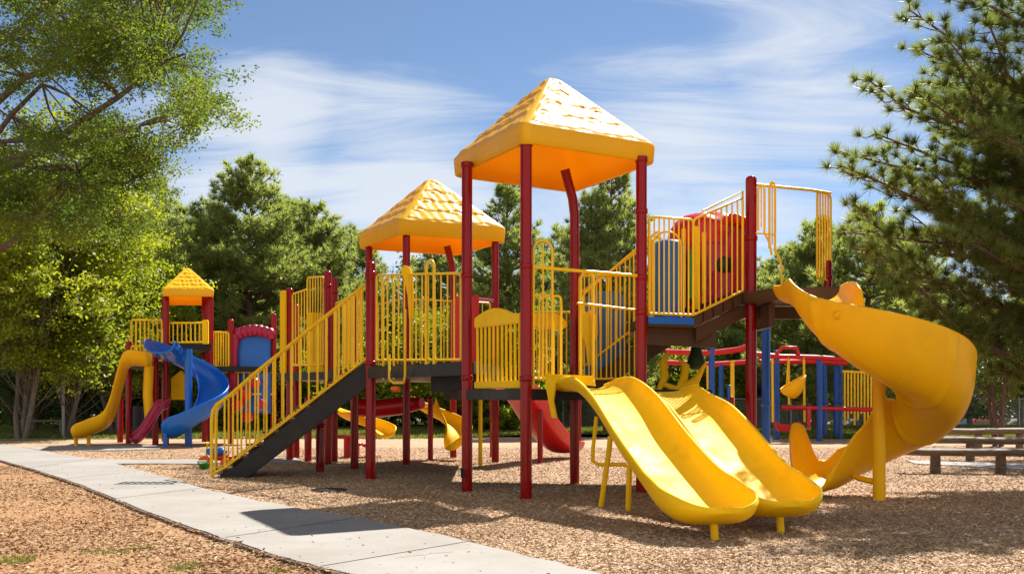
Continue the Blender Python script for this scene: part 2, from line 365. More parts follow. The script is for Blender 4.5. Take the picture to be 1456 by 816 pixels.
def hb(x, y):
    h = .017+.009*np.sin(1.7*x+np.sin(1.3*y))*np.sin(1.9*y+.7*x)+.006*np.sin(5*x+2*y)*np.sin(4.1*y-3*x)
    for hx, hy in ((1.95, 8.7), (2.65, 9.3)): h = h-.016*np.exp(-((x-hx)**2+(y-hy)**2)/.25)+.012*np.exp(-((x-hx-.3)**2+(y-hy+.75)**2)/.12)
    return np.maximum(h, .003)*np.clip((x-xr(y))/.5, .12, 1)*np.clip((17-y)/3, .12, 1)
gx_, gy_ = np.meshgrid(np.linspace(-7, 9, 260), np.linspace(5, 18, 210)); ok_ = gx_ > xr(gy_)+.03; hv = hb(gx_, gy_); nx_ = gx_.shape[1]; fl = []
for j_ in range(gx_.shape[0]-1):
    for i_ in range(nx_-1):
        if ok_[j_, i_] and ok_[j_+1, i_]: fl.append((j_*nx_+i_, j_*nx_+i_+1, (j_+1)*nx_+i_+1, (j_+1)*nx_+i_))
mm = MB(); mm.add(np.stack([gx_.ravel(), gy_.ravel(), hv.ravel()+.002], 1).tolist(), fl, True); tag(mm.build('mulch_bed', M['mulch']), kind='structure')
x, y = scatter(560000, 6.6, 26, 'r', 1.25)
tag(chips('mulch_chips', x, y, .028, M['chips'], z=hb(x, y)+.004), 'loose tan wood chips covering the play area', 'mulch', kind='stuff')
x, y = scatter(260000, 6.6, 19, 'l', 1.2)
kk = rng.uniform(0, 1, len(x)) < .35+.5*(np.sin(x*1.7+y*.9)*np.sin(y*1.3-x*.4) > -.2)
tag(chips('leaf_litter', x[kk], y[kk], .032, M['straw'], aspect=.35, lift=.012), 'reddish brown litter and grit left of the path', 'litter', kind='stuff')
x, y = scatter(2600, 6.6, 20, 'p'); 
tag(chips('path_litter', x, y, .03, M['straw'], z=.0375, lift=.004, aspect=.2), 'few stray chips and needles on the pale path', 'litter', kind='stuff')
xa = []; 
for p, q in zip(LW, LW[1:]):
    if p.y < 20:
        for k in range(40):
            t = random.random(); r_ = p.lerp(q, t); xa.append((r_.x-.015+random.gauss(0, .02), r_.y-.02+random.gauss(0, .02)))
xa = np.array(xa); tag(chips('edge_litter', xa[:, 0], xa[:, 1], .04, M['straw'], z=.012, lift=.025), 'brown litter gathered along the path edge', 'litter', kind='stuff')
# grass tufts, near left
gc = []
for (px, py, n) in [(22, 798, 150), (125, 786, 30), (165, 786, 45), (262, 808, 70), (205, 780, 20), (385, 812, 30)]:
    c = G(px, py)
    for i in range(n): gc.append((c.x+random.gauss(0, .07), c.y+random.gauss(0, .09), 0))
gc = np.array(gc); up = np.tile([0, 0, 1.0], (len(gc), 1))
tag(npmesh('grass_tufts', needle_tris(gc, up, 3, .05, .004, .8), 3, M['grass'], rnd=rng.uniform(.3, 1, len(gc)*3)), 'sparse green grass tufts in the reddish soil', 'grass', kind='stuff')
gx = rng.uniform(-24, 24, 90000); gy = rng.uniform(31.5, 46, 90000); kk = (gy > 35.5-.8*np.abs(gx-2)) | (gx < -5) 
gc = np.stack([gx[kk], gy[kk], 0*gx[kk]], 1)
tag(npmesh('lawn_grass', needle_tris(gc, np.tile([0, 0, 1.0], (len(gc), 1)), 3, .13, .02, .7), 3, M['grass'], rnd=rng.uniform(0, 1, len(gc)*3)), 'short dry grass beyond the playground', 'grass', kind='stuff')

# drain grate set into the path, drain cover in the mulch
o = root('drain_grate', G(211, 690.5)+Vector((0, 0, .036)), 'dark slotted drain grate set flush in the pale concrete path', 'grate'); c = Vector(o['_o'])
m = MB(); m.box(c+Vector((0, 0, .003)), (.80, .34, .008), 0, .003); m.build('grate_frame', M['metal'], o)
m = MB()
for k in range(8): m.box(c+Vector((-.34+k*.097, 0, .008)), (.062, .27, .006), 0, .002)
m.build('slots', M['black'], o)
m = MB(); m.lathe([(0.001, .01), (.2, .012), (.23, .006), (.24, .0)][::-1], G(468, 699)+Vector((0, 0, .026)), 24)
tag(m.build('drain_cover', M['black']), 'round black drain cover in the mulch right of the stairs', 'drain cover')

# ================================================================== part builders
def ring_post(mb, p, z0, z1, r=.068, dome=True):
    prof = [(r, z0), (r, z1-.03)]
    if dome: prof += [(r*.97, z1-.012), (r*.75, z1+.012), (r*.35, z1+.024), (.001, z1+.026)]
    else: prof += [(r, z1)]
    mb.lathe([(a, b) for a, b in prof], (p[0], p[1], 0), 20)
def post(par, p, z1, r=.068, mat='red', z0=-.02, collars=(), cap=False, name='post', label=None):
    m = MB(); ring_post(m, p, z0, z1, r); o = m.build(name, M[mat], par)
    if label: o['label'] = label
    for z in collars:
        c = MB(); c.lathe([(r+.0005, z-.035), (r+.011, z-.028), (r+.011, z+.028), (r+.0005, z+.035)], (p[0], p[1], 0), 20); c.build('collar', M[mat], o)
    return o
def railing(par, a, b, zt, zb, n, r=.017, rb=.0115, mat='ybar', name='railing', ends=True, barname='bar', jitter=0, sub=True):
    """a,b (x,y); zt/zb pairs of rail heights"""
    a = Vector((a[0], a[1])); b = Vector((b[0], b[1])); m = MB()
    def pt(t, z): q = a.lerp(b, t); return Vector((q.x, q.y, z[0]+(z[1]-z[0])*t))
    e = .04/max((b-a).length, .1)
    loop = [pt(0, zb), pt(0, zt)-Vector((0, 0, .05)), pt(e*.3, zt)-Vector((0, 0, .015)), pt(e, zt), pt(1-e, zt), pt(1-e*.3, zt)-Vector((0, 0, .015)), pt(1, zt)-Vector((0, 0, .05)), pt(1, zb)]
    if ends: m.tube(loop, r, 8)
    else: m.tube([pt(0, zt), pt(1, zt)], r, 8)
    m.tube([pt(0, zb), pt(1, zb)], r, 8); o = m.build(name, M[mat], par)
    ts = [(k+1)/(n+1)+random.uniform(-jitter, jitter) for k in range(n)]
    mm = None
    for t in ts:
        q = MB() if (sub or mm is None) else mm
        q.tube([pt(t, zb), pt(t, zt)], rb, 6)
        if sub: q.build(barname, M[mat], o)
        else: mm = q
    if mm: mm.build('bars', M[mat], o)
    return o
def hoop(par, a, b, z0, z1, r=.015, mat='ybar', name='grab_bar'):
    a = Vector((a[0], a[1], 0)); b = Vector((b[0], b[1], 0)); wd = (b-a).length/2; c = (a+b)/2; d = (b-a).normalized()
    pts = [a+Vector((0, 0, z0))]+[c+d*(-wd*math.cos(t))+Vector((0, 0, z1-wd+wd*math.sin(t))) for t in [k*math.pi/10 for k in range(11)]]+[b+Vector((0, 0, z0))]
    m = MB(); m.tube(pts, r, 8); return m.build(name, M[mat], par)

def uprofile(w_, hl, hr, th, square=.62, nseg=9, bead=.03):
    """closed cross-section of an open chute: (lateral, height) pairs, floor at 0, left wall first"""
    inner = []
    for k in range(2*nseg+1):
        ph = -math.pi/2+math.pi*k/(2*nseg); sx = math.copysign(abs(math.sin(ph))**square, ph)
        h = hl if ph < 0 else hr; inner.append((w_*sx, h*(1-abs(math.cos(ph))**.85)))
    L_, R_ = inner[0], inner[-1]
    loop = list(inner)
    loop += [(R_[0]+bead*.5, R_[1]+bead*.5), (R_[0]+bead*1.3, R_[1]+bead*.15), (R_[0]+bead*1.35, R_[1]-bead*.9), (R_[0]+th, R_[1]-bead*1.3)]
    for k in range(2*nseg-2, 1, -1):
        x_, z_ = inner[k]; q = (k-nseg)/nseg; loop.append((x_+th*math.copysign(abs(q)**.7, q), z_-th*(1-abs(q)**2)-.001))
    loop += [(L_[0]-th, L_[1]-bead*1.3), (L_[0]-bead*1.35, L_[1]-bead*.9), (L_[0]-bead*1.3, L_[1]+bead*.15), (L_[0]-bead*.5, L_[1]+bead*.5)]
    return loop
def smooth_interp(xs, ys, x):
    # monotone-ish cubic (catmull) interpolation
    for i in range(len(xs)-1):
        if x <= xs[i+1] or i == len(xs)-2:
            x0, x1 = xs[i], xs[i+1]; t = (x-x0)/(x1-x0); t = min(max(t, 0), 1)
            m0 = (ys[i+1]-ys[max(i-1, 0)])/(xs[i+1]-xs[max(i-1, 0)])*(x1-x0); m1 = (ys[min(i+2, len(xs)-1)]-ys[i])/(xs[min(i+2, len(xs)-1)]-xs[i])*(x1-x0)
            return (2*t**3-3*t*t+1)*ys[i]+(t**3-2*t*t+t)*m0+(-2*t**3+3*t*t)*ys[i+1]+(t**3-t*t)*m1
def chute(par, name, stations, cross, mat, th=.03, endround=.45, ribs=(), square=.62, bead=.03, spoon=1.0):
    """stations: list of (centre Vector(floor), cross Vector, half width, hl, hr)"""
    T0 = sum((b[0]-a[0]).length for a, b in zip(stations, stations[1:])); acc = [0]
    for a, b in zip(stations, stations[1:]): acc.append(acc[-1]+(b[0]-a[0]).length)
    def at_s(sv):
        for i in range(len(acc)-1):
            if sv <= acc[i+1] or i == len(acc)-2:
                t = min(max((sv-acc[i])/(acc[i+1]-acc[i]), 0), 1); a, b = stations[i], stations[i+1]
                return (a[0].lerp(b[0], t), a[1].lerp(b[1], t).normalized(), *[a[j]+(b[j]-a[j])*t for j in (2, 3, 4)])
    stations = [st_ for st_, s_ in zip(stations, acc) if s_ < T0-endround-.01]+[at_s(T0-endround+endround*math.sin(math.pi/2*k/26)) for k in range(27)]
    loops = []; tot = 0; S = [0]
    for a, b in zip(stations, stations[1:]): tot += (b[0]-a[0]).length; S.append(tot)
    b0_ = bead
    for i, (c, cr, wd, hl, hr) in enumerate(stations):
        bead = b0_
        q = max(0, (S[i]-(tot-endround))/endround); z = 0; rd = 1
        if q > 0:
            rd = max(.03, max(0, 1-q**3.2)**(1/2.4)) if spoon else 1-.12*q*q; z = hl*.55*q**3*spoon; f = 1-(.45 if spoon else .1)*q**2; bead = b0_*(1-.8*q**2)
            hl = max(hl*f-z, .012); hr = max(hr*f-z, .012)
        t_ = th+(.022 if any(abs(S[i]/tot-r_) < .0075 for r_ in ribs) else 0)
        up = Vector((0, 0, 1))
        loops.append([c+cr*(x_*(1 if abs(x_) < 1e9 else 1)*rd)+up*(z_+z) for x_, z_ in uprofile(wd, hl, hr, t_, square, bead=bead)])
    m = MB(); m.loft(loops); return m.build(name, M[mat], par)

# canopy roof --------------------------------------------------------
def roof(par, corners, z0, fas, rise, rad=.13, rows=4.6, scal=.36, label=None):
    cs = [Vector((c[0], c[1], 0)) for c in corners]; cen = sum(cs, Vector())/4; NS = 56; NC = 6
    ring = []                                            # (point, hip distance, edge coordinate)
    for k in range(4):
        a, b = cs[k], cs[(k+1) % 4]; pr = cs[k-1]; nx = cs[(k+2) % 4]; d = (b-a).normalized(); ln = (b-a).length
        d0 = (a-pr).normalized()
        for j in range(NC):                              # rounded corner at a
            t = (j+.5)/NC; p0 = a-d0*rad; p1 = a+d*rad; q = (p0*(1-t)**2+a*2*t*(1-t)+p1*t*t); ring.append((q, 0, 0))
        for j in range(NS+1):
            s_ = rad+(ln-2*rad)*j/NS; ring.append((a+d*s_, min(s_, ln-s_), s_-ln/2))
    n = len(ring)
    def lay(sc, z, disp=None): 
        out = []
        for i, (q, hd, e) in enumerate(ring):
            v = cen+(q-cen)*sc; out.append(Vector((v.x, v.y, z+(disp(i) if disp else 0))))
        return out
    loops = [lay(.955, z0-.004), lay(.985, z0-.012), lay(.998, z0+.004), lay(1.006, z0+fas*.35), lay(1.012, z0+fas*.8), lay(1.008, z0+fas*.93), lay(.992, z0+fas)]
    NR = 84
    for r_ in range(1, NR+1):
        t = r_/NR; sc = .985*(1-t)+.012; zt = z0+fas+rise*(1-(1-t)**1.0)
        zt -= .05*max(0, (t-.9)/.1)**2
        def disp(i, t=t, sc=sc):
            q, hd, e = ring[i]; m_ = min(max((hd*sc-.05)/.05, 0), 1)*min(1, t/.03)*(1 if t < .93 else 0)
            u = e*sc/scal; row = t*rows+.09*math.sin(u*2*math.pi+int(t*rows)*1.9)+.08*math.sin(u*3.1+int(t*rows)*4.1)+.03*math.sin(u*13)
            f = row-math.floor(row); h = .036*(1-f)**.9 if f > .1 else .036*f/.1
            h += .004*math.sin(u*2*math.pi*2+row)
            return (h-.012)*m_
        loops.append(lay(sc, zt, disp))
    m = MB(); m.loft(loops, cap=False); m.add(loops[-1], [tuple(range(n))], True)
    o = m.build('canopy_roof', M['roof'], par)
    if label: o['label'] = label
    li = [lay(.953, z0-.003), lay(.945, z0+fas*.5), lay(.93, z0+fas*.8)]+[lay(.93*(1-t)+.01, z0+fas*.8+(rise-.02)*t) for t in [k/10 for k in range(1, 11)]]
    li = [list(reversed(l)) for l in li]
    m = MB(); m.loft(li, cap=False); m.add(li[-1], [tuple(range(n))], True); m.build('roof_liner', M['roofin'], o)
    return o

# ================================================================== MAIN PLAY STRUCTURE
PS = root('play_structure', (0, 15, 0), 'large red and yellow play structure with two shingled roofs, black stairs and double slide', 'play structure')
A = (X(664, 13.8), 13.8); B = (X(748, 12.65), 12.65); C_ = (X(912, 13.48), 13.48); Dp = (X(817, 15.1), 15.1)
PT = 4.16
post(PS, A, PT, collars=(2.74, 1.45, PT-.02)); post(PS, B, PT, collars=(2.72, 1.42, PT-.02)); post(PS, C_, PT, collars=(2.68, 2.25, 3.5, PT-.02))
# back post with the bend at its top
m = MB(); x0, y0 = Dp; m.tube([(x0, y0, -.02), (x0, y0, 3.3), (x0, y0, 3.72), (x0-.03, y0-.03, 3.95), (x0-.09, y0-.08, 4.15), (x0-.14, y0-.12, 4.33)], .066, 18); m.build('post', M['red'], PS)['label'] = 'red post bent at its top under the larger canopy'
r1 = [(X(745, 12.5), 12.5), (X(934, 13.6), 13.6), (X(815, 15.6), 15.6), (X(643, 14.45), 14.45)]
roof(PS, r1, 4.13, .235, .98, label='larger shingled yellow canopy roof over the double slide')
# tower two
E2 = (-2.74, 20.9); F2 = (-1.88, 19.4); H2 = (-.31, 20.2); G2 = (-1.17, 21.7)
for q in (E2, F2, H2): post(PS, q, 4.08, collars=(2.8, 1.5))
m = MB(); x0, y0 = G2; m.tube([(x0, y0, -.02), (x0, y0, 3.5), (x0-.03, y0-.03, 3.85), (x0-.12, y0-.1, 4.2)], .068, 18); m.build('post', M['red'], PS)
roof(PS, [(-1.96, 19.2), (-.10, 20.15), (-1.1, 22.1), (-2.98, 21.1)], 4.08, .27, 1.02, label='smaller shingled yellow canopy roof behind the staircase')
# other posts
E1 = (X(527, 15.9), 15.9)
post(PS, E1, 3.16, r=.074, collars=(2.95, 1.7, 3.0))
for px, yb, top in [(504, 667, 2.85), (455, 671, 1.0), (421, 652, 3.0), (438, 656, 1.2), (412, 655, 3.25), (466, 660, 3.45), (475, 657, 3.4)]:
    g = G(px, yb); post(PS, g, top, collars=(top-.25,))
I1 = (X(1068, 14.4), 14.4); post(PS, I1, Zh(253, 14.4), r=.073, collars=(2.55, 3.3))
J1 = (X(1177, 15.0), 15.0); post(PS, J1, Zh(372, 15), r=.055, z0=2.3, collars=(2.85,))
for px, yb in [(612, 655), (768, 659), (1040, 652), (700, 650)]:
    g = G(px, yb); post(PS, g, 1.2, r=.05)
# decks
def deck(poly, z, th, mat='black', lip=True):
    m = MB(); m.prism(poly, z-th, z, .01); o = m.build('deck', M[mat], PS)
    return o
U = Vector((C_[0]-B[0], C_[1]-B[1], 0)).normalized(); V = Vector((-U.y, U.x, 0))
deck([(B[0]-.02, B[1]-.06), (C_[0]+.95, C_[1]+.40), (2.3, 15.6), (Dp[0]+.05, Dp[1]+.9), (-1.0, 16.4), (A[0]-.05, A[1])], 1.30, .13)
deck([(E1[0], E1[1]-.05), (A[0]+.08, A[1]+.05), (-.15, 16.2), (-.22, 20.1), (G2[0], G2[1]+.05), (E2[0]-.1, E2[1]), (-3.1, 18.3)], 1.66, .16)
m = MB(); m.slab([(E1[0], E1[1]-.08, 1.48), (A[0]+.02, A[1]-.04, 1.48), (A[0]+.02, A[1]-.04, 1.64), (E1[0], E1[1]-.08, 1.64)], (-.03, -.03, 0), .006); m.build('deck_fascia', M['black'], PS)
m = MB(); m.box((-.75, 15.2, 1.40), (.95, .05, .26), R(-35)); m.build('riser_panel', M['black'], PS)
# main staircase
ST = MB()
s0 = Vector((X(322, 16.2), 16.2, .0)); s1 = Vector((E1[0]-.06, 16.0, 1.66)); off = Vector((-.25, 1.1, 0)); run = (s1-s0)
def strp(base, nm):
    hd = Vector((run.x, run.y, 0)).normalized(); pr = Vector((-hd.y, hd.x, 0))*.045
    b0 = base+hd*(-.10)+Vector((0, 0, .0)); m = MB()
    pts = [b0+Vector((0, 0, .01)), b0+hd*.42+Vector((0, 0, .01)), base+run+Vector((0, 0, -.30)), base+run+Vector((0, 0, .09)), base+hd*.14+Vector((0, 0, .18)), b0+Vector((0, 0, .07))]
    m.slab(pts, pr, .008); return m
stair = strp(s0, 'x').build('staircase', M['black'], PS); stair['label'] = 'black staircase with yellow barred handrails'
strp(s0+off, 'x').build('stringer', M['black'], stair)
NT = 9
for k in range(NT):
    t = (k+.6)/NT; c = s0+run*t+off*.5; m = MB(); m.box((c.x, c.y, c.z+.02), (.27, 1.06, .035), math.atan2(run.y, run.x)); m.build('tread', M['brown'], stair)
    m = MB(); m.box((c.x+.12, c.y, c.z+.10), (.012, 1.0, .13), math.atan2(run.y, run.x)); m.build('riser', M['black'], stair)
def stair_rail(base, n, h0, side, t1=1.0):
    hd = Vector((run.x, run.y, 0)).normalized(); b = base+side
    A_ = b-hd*.22; dz = Vector((0, 0, 1)); up = Vector((0, 0, h0))
    bot = [A_+dz*.12, b+hd*.0+dz*.16, b+run*t1+dz*.12]
    lo = A_+dz*.02; start = A_+dz*(h0-.05); m = MB()
    top_end = b+run*t1+up
    pts = [lo, A_+dz*(h0-.30), A_+dz*(h0-.16)+hd*.02, A_+dz*(h0-.07)+hd*.08, b+hd*.05+dz*(h0+.06)]
    slope = run/run.length
    pts += [b+run*q+up+dz*.05 for q in (.2, .4, .6, .8, t1*.96)]+[b+run*t1+up+dz*.06+hd*.06, b+run*t1+up+dz*.04+hd*.14]
    m.tube(pts, .024, 10); m.tube([A_+dz*.06, b+dz*.17, b+run*t1+dz*.12], .020, 8)
    o = m.build('handrail', M['ybar'], stair)
    # lower guard rail
    for k in range(n):
        t = -.04+(t1+.02)*(k+.5)/n; q = b+run*t; m = MB(); m.tube([q+dz*(.17-.0*t), q+dz*(h0+.04)], .0135, 8); m.build('baluster', M['ybar'], stair)
hd = Vector((run.x, run.y, 0)).normalized()
stair_rail(s0, 17, 1.17, Vector((0, -.03, 0))); stair_rail(s0+off, 15, 1.19, Vector((0, .03, 0)))
# extra close-set guard bars near the top of the stairs
for k in range(6):
    q = s0+run*(.80+.033*k)+Vector((0, -.035, 0)); m = MB(); m.tube([q+Vector((0, 0, .16)), q+Vector((0, 0, 1.2))], .016, 8); m.build('guard_bar', M['ybar'], stair)

# railings
railing(PS, (E1[0]+.1, E1[1]-.1), (A[0]-.08, A[1]+.08), (2.97, 2.78), (1.74, 1.68), 13)
m = MB(); q = Vector((X(578, 15.0), 15.0, 0))
m.slab([q+Vector((-.09, 0, 2.95)), q+Vector((-.04, 0, 3.02)), q+Vector((.03, 0, 3.0)), q+Vector((.07, 0, 2.9)), q+Vector((.09, 0, 2.55)), q+Vector((.075, 0, 2.3)), q+Vector((.03, 0, 2.28)), q+Vector((.01, 0, 2.6)), q+Vector((-.03, 0, 2.8))], (.02, .035, 0), .008)
m.build('hand_hold', M['yel'], PS)
hoop(PS, (X(545, 15.5), 15.5), (X(560, 15.3), 15.3), 1.45, 2.9); hoop(PS, (X(606, 14.55), 14.55), (X(617, 14.4), 14.4), 1.55, 3.02, .02)
m = MB(); m.tube([(X(554, 15.2), 15.15, 1.8), (X(554, 15.2), 15.15, 1.46), (X(560, 15.1), 15.05, 1.40), (X(574, 14.9), 14.9, 1.40), (X(576, 14.8), 14.8, 1.5), (X(576, 14.8), 14.8, 2.4)], .018, 8); m.build('grab_bar', M['ybar'], PS)
m = MB(); m.lathe([(.001, -.06), (.05, -.05), (.075, -.01), (.06, .02), (.001, .03)], (X(563, 15.0), 15.0, 1.33), 14); m.build('orange_cap', M['orange'], PS)
railing(PS, (F2[0]+.1, F2[1]), (H2[0]-.1, H2[1]), (2.95, 2.95), (1.75, 1.75), 9, sub=False)
railing(PS, (E2[0], E2[1]), (F2[0]-.05, F2[1]), (2.95, 2.95), (1.75, 1.75), 6, sub=False)
# red twin panels
for px0, px1, yb, yt, Y in [(642, 659, 550, 420, 16.6), (671, 681, 545, 417, 16.0)]:
    x0, x1 = X(px0, Y), X(px1, Y); z0, z1 = Zh(yb, Y), Zh(yt, Y); m = MB(); pts = [(x0, Y, z0), (x1, Y, z0), (x1, Y, z1-.06), (x1-.04, Y, z1-.01), ((x0+x1)/2, Y, z1), (x0+.04, Y, z1-.01), (x0, Y, z1-.06)]
    m.slab([Vector(p) for p in pts], (0, .08, 0), .02); m.build('red_panel', M['redpl'], PS)
m = MB(); m.tube([(X(655, 16.9), 16.9, 2.75), (X(700, 18), 18, 2.8)], .03, 8); m.build('cross_bar', M['red'], PS)
# arched yellow barrier between posts A and B
a = Vector((A[0]+.09, A[1]-.1, 0)); b = Vector((B[0]-.07, B[1]+.1, 0)); d = (b-a); m = MB()
top = [a+d*t+Vector((0, 0, 2.19+.10*math.sin(math.pi*min(1, t*1.15+.02)))) for t in [k/12 for k in range(13)]]; bo = [a+d*t+Vector((0, 0, 2.07)) for t in (1, .5, 0)]
nn = Vector((-d.y, d.x, 0)).normalized()*.05
m.slab(top+bo, nn, .012); o = m.build('arched_barrier', M['yel'], PS)
m = MB(); m.slab([a+Vector((0, 0, 1.31)), b+Vector((0, 0, 1.31)), b+Vector((0, 0, 1.40)), a+Vector((0, 0, 1.40))], nn, .01); m.build('bottom_rail', M['yel'], o)
for k in range(11):
    q = a+d*((k+.5)/11)+nn*.5; m = MB(); m.tube([q+Vector((0, 0, 1.38)), q+Vector((0, 0, 2.1))], .017, 8); m.build('slat', M['yel'], o)
# guard over the slide mouth, hoop at post B
bb = Vector((B[0], B[1], 0)); cc = Vector((C_[0], C_[1], 0))
m = MB(); m.tube([bb+Vector((0, 0, 2.72)), cc+Vector((0, 0, 2.70))], .021, 10); m.build('guard_rail', M['ybar'], PS)
m = MB(); m.tube([bb.lerp(cc, .45)+V*.05+Vector((0, 0, 2.33)), cc+V*.05+Vector((0, 0, 2.28))], .016, 10); m.build('guard_rail', M['ybar'], PS)
h0 = bb+U*.10; h1 = bb+U*.36; hoop(PS, h0, h1, 1.32, 3.04, .017); 
m = MB(); q = bb+U*.23; m.tube([q+Vector((0, 0, 1.4)), q+Vector((0, 0, 2.98))], .012, 8); m.build('guard_bar', M['ybar'], PS)
railing(PS, bb+U*.10+V*.03, bb+U*.50+V*.03, (2.4, 2.4), (1.42, 1.42), 3)
hoop(PS, bb+U*.86+V*.15, bb+U*1.05+V*.15, 1.34, 2.72, .018)
# bars behind the slide mouth
railing(PS, (X(824, 14.9), 14.9), (X(908, 14.3), 14.3), (2.86, 2.80), (1.45, 1.45), 12, jitter=.015)
railing(PS, (X(757, 16.0), 16.0), (X(812, 15.6), 15.6), (2.45, 2.42), (1.5, 1.5), 8, jitter=.02)
m = MB(); q = P(775, 460, 16.2); m.slab([q+Vector((-.32, 0, 0)), q+Vector((-.25, 0, .12)), q+Vector((-.05, 0, .2)), q+Vector((.2, 0, .14)), q+Vector((.35, 0, .0)), q+Vector((.3, 0, -.08)), q+Vector((-.28, 0, -.08))], (0, .06, 0), .02); m.build('arched_panel', M['yel'], PS)
m = MB(); q = P(862, 450, 15.1); m.slab([q+Vector((x_, 0, z_)) for x_, z_ in [(-.30, -.8), (.28, -.8), (.28, .28), (.1, .36), (-.15, .35), (-.3, .25)]], (0, .06, 0), .02); m.build('blue_panel', M['blue'], PS)
m = MB(); q = P(838, 480, 14.8); m.slab([q+Vector((x_, 0, z_)) for x_, z_ in [(-.1, .3), (.0, .38), (.1, .3), (.12, .05), (.04, -.12), (.06, -.35), (-.02, -.4), (-.05, -.1), (-.12, .05)]], (0, .04, 0), .012); m.build('hand_hold', M['yel'], PS)
# upper stair from the main deck to the landing
u0 = Vector((X(822, 15.3), 15.3, 1.3)); u1 = Vector((X(945, 15.0), 15.0, 2.22)); ur = u1-u0
for sgn in (0, .75):
    m = MB(); o_ = Vector((0, sgn-.35, 0)); m.slab([u0+o_+Vector((.1, 0, -.10)), u1+o_+Vector((.15, 0, -.26)), u1+o_+Vector((.15, 0, -.02)), u0+o_+Vector((0, 0, .12))], (0, .04, 0), .006); m.build('stair_stringer', M['brown'], PS)
for k in range(7):
    q = u0+ur*((k+.5)/7); m = MB(); m.box((q.x, q.y, q.z-.02), (.20, .74, .03)); m.box((q.x+.09, q.y, q.z-.09), (.012, .72, .12)); m.build('upper_tread', M['brown'], PS)
railing(PS, (u0.x+.05, u0.y-.36), (u1.x-.12, u1.y-.36), (2.62, 3.45), (1.62, 2.38), 8)
railing(PS, (u0.x+.05, u0.y+.42), (u1.x, u1.y+.42), (2.7, 3.5), (1.55, 2.34), 7, sub=False)
# landing with front railing, sloping bridge to the high deck
LZ = 2.24
c0 = Vector((C_[0]+.1, C_[1]+.03, 0)); c1 = Vector((X(986, 13.75), 13.75, 0)); c2 = Vector((X(1056, 14.3), 14.3, 0))
deck([(C_[0]+.02, C_[1]), (c1.x, c1.y-.02), (c1.x+.1, 15.6), (C_[0]-.05, 15.6)], LZ-.04, .12, 'brown')
m = MB(); m.slab([c0+Vector((-.02, -.05, LZ-.13)), c1+Vector((0, -.05, LZ-.13)), c1+Vector((0, -.05, LZ-.04)), c0+Vector((-.02, -.05, LZ-.04))], (0, .04, 0), .006); m.build('landing_fascia', M['blue'], PS)
m = MB(); m.slab([c0+Vector((-.1, .25, LZ-.36)), c1+Vector((.35, .3, LZ-.40)), c1+Vector((.35, .3, LZ-.15)), c0+Vector((-.1, .25, LZ-.13))], (0, .10, 0), .008); m.build('beam', M['brown'], PS)
railing(PS, c0, c1, (3.44, 3.44), (LZ, LZ+.0), 8)
railing(PS, c1, c2, (3.44, 3.82), (LZ, 2.60), 8)
m = MB(); m.tube([c1+Vector((.12, 0, 3.55)), c1.lerp(c2, .5)+Vector((0, 0, 3.70)), c2+Vector((0, 0, 3.90)), c2+Vector((.0, 0, 3.3))], .016, 8); m.build('grab_bar', M['ybar'], PS)
hoop(PS, c0+Vector((.12, .6, 0)), c0+Vector((.5, .65, 0)), LZ, 3.35, .014)
HD = 2.58
for k in range(5):
    a0 = c1.lerp(c2, k/5); a1 = c1.lerp(c2, (k+1)/5); z0 = LZ-.02+(HD-LZ)*k/5; z1 = LZ-.02+(HD-LZ)*(k+1)/5; m = MB()
    m.slab([a0+Vector((0, 0, z0-.13)), a1+Vector((-.01, 0, z1-.13)), a1+Vector((-.01, 0, z1)), a0+Vector((0, 0, z0))], (.1, 1.3, 0), .006); m.build('bridge_plank', M['brown'], PS)
m = MB(); m.slab([c1+Vector((.05, .1, LZ-.34)), c2+Vector((.1, .1, 2.28)), c2+Vector((.1, .1, 2.45)), c1+Vector((.05, .1, LZ-.15))], (0, .08, 0), .006); m.build('beam', M['brown'], PS)
deck([(I1[0]-.15, I1[1]-.02), (X(1110, 13.6), 13.62), (X(1215, 13.6), 13.62), (X(1195, 15.3), 15.3), (I1[0]-.1, 15.7)], HD, .15, 'brown')
m = MB(); m.box((3.9, 14.6, HD-.25), (1.2, .08, .16)); m.box((3.35, 14.55, HD-.32), (.08, 1.0, .3)); m.build('beam', M['brown'], PS)
# railings round the spiral entry
m = MB(); ia = Vector((I1[0], I1[1], 0)); ja = Vector((X(1181, 14.9), 14.9, 0)); zt = Zh(262, 14.4)
m.tube([ia+Vector((0, 0, zt)), ia.lerp(ja, .75)+Vector((0, 0, Zh(271, 14.8))), ja+Vector((0, 0, Zh(275, 14.9)))], .02, 10); m.build('guard_rail', M['ybar'], PS)
for px0, px1, yt, yb, Y in [(1078, 1087, 263, 363, 14.3), (1094, 1102, 259, 388, 14.2)]:
    m = MB(); xa_, xb = X(px0, Y), X(px1, Y)
    m.tube([(xa_, Y, Zh(yb-35, Y)), (xa_, Y, Zh(yt+6, Y)), (xa_+.03, Y, Zh(yt, Y)), (xb-.02, Y, Zh(yt, Y)), (xb, Y, Zh(yt+6, Y)), (xb, Y, Zh(yb-32, Y)), (xb+.06, Y-.02, Zh(yb-18, Y)), (xb+.09, Y-.02, Zh(yb, Y))], .016, 8)
    m.tube([((xa_+xb)/2, Y, Zh(yb-40, Y)), ((xa_+xb)/2, Y, Zh(yt+1, Y))], .010, 6); m.build('grab_bar', M['ybar'], PS)
m = MB(); m.tube([(X(1070, 14.38), 14.38, Zh(330, 14.3)), (X(1103, 14.2), 14.2, Zh(333, 14.2))], .012, 8); m.build('clamp_bar', M['ybar'], PS)
m = MB(); m.tube([P(1111, 388, 14.15), Vector((X(1112, 14.1), 14.1, HD-.02))], .014, 8); m.build('clamp_bar', M['ybar'], PS)
q0 = (X(1162, 14.85), 14.85); q1 = (X(1181, 15.0), 15.0)
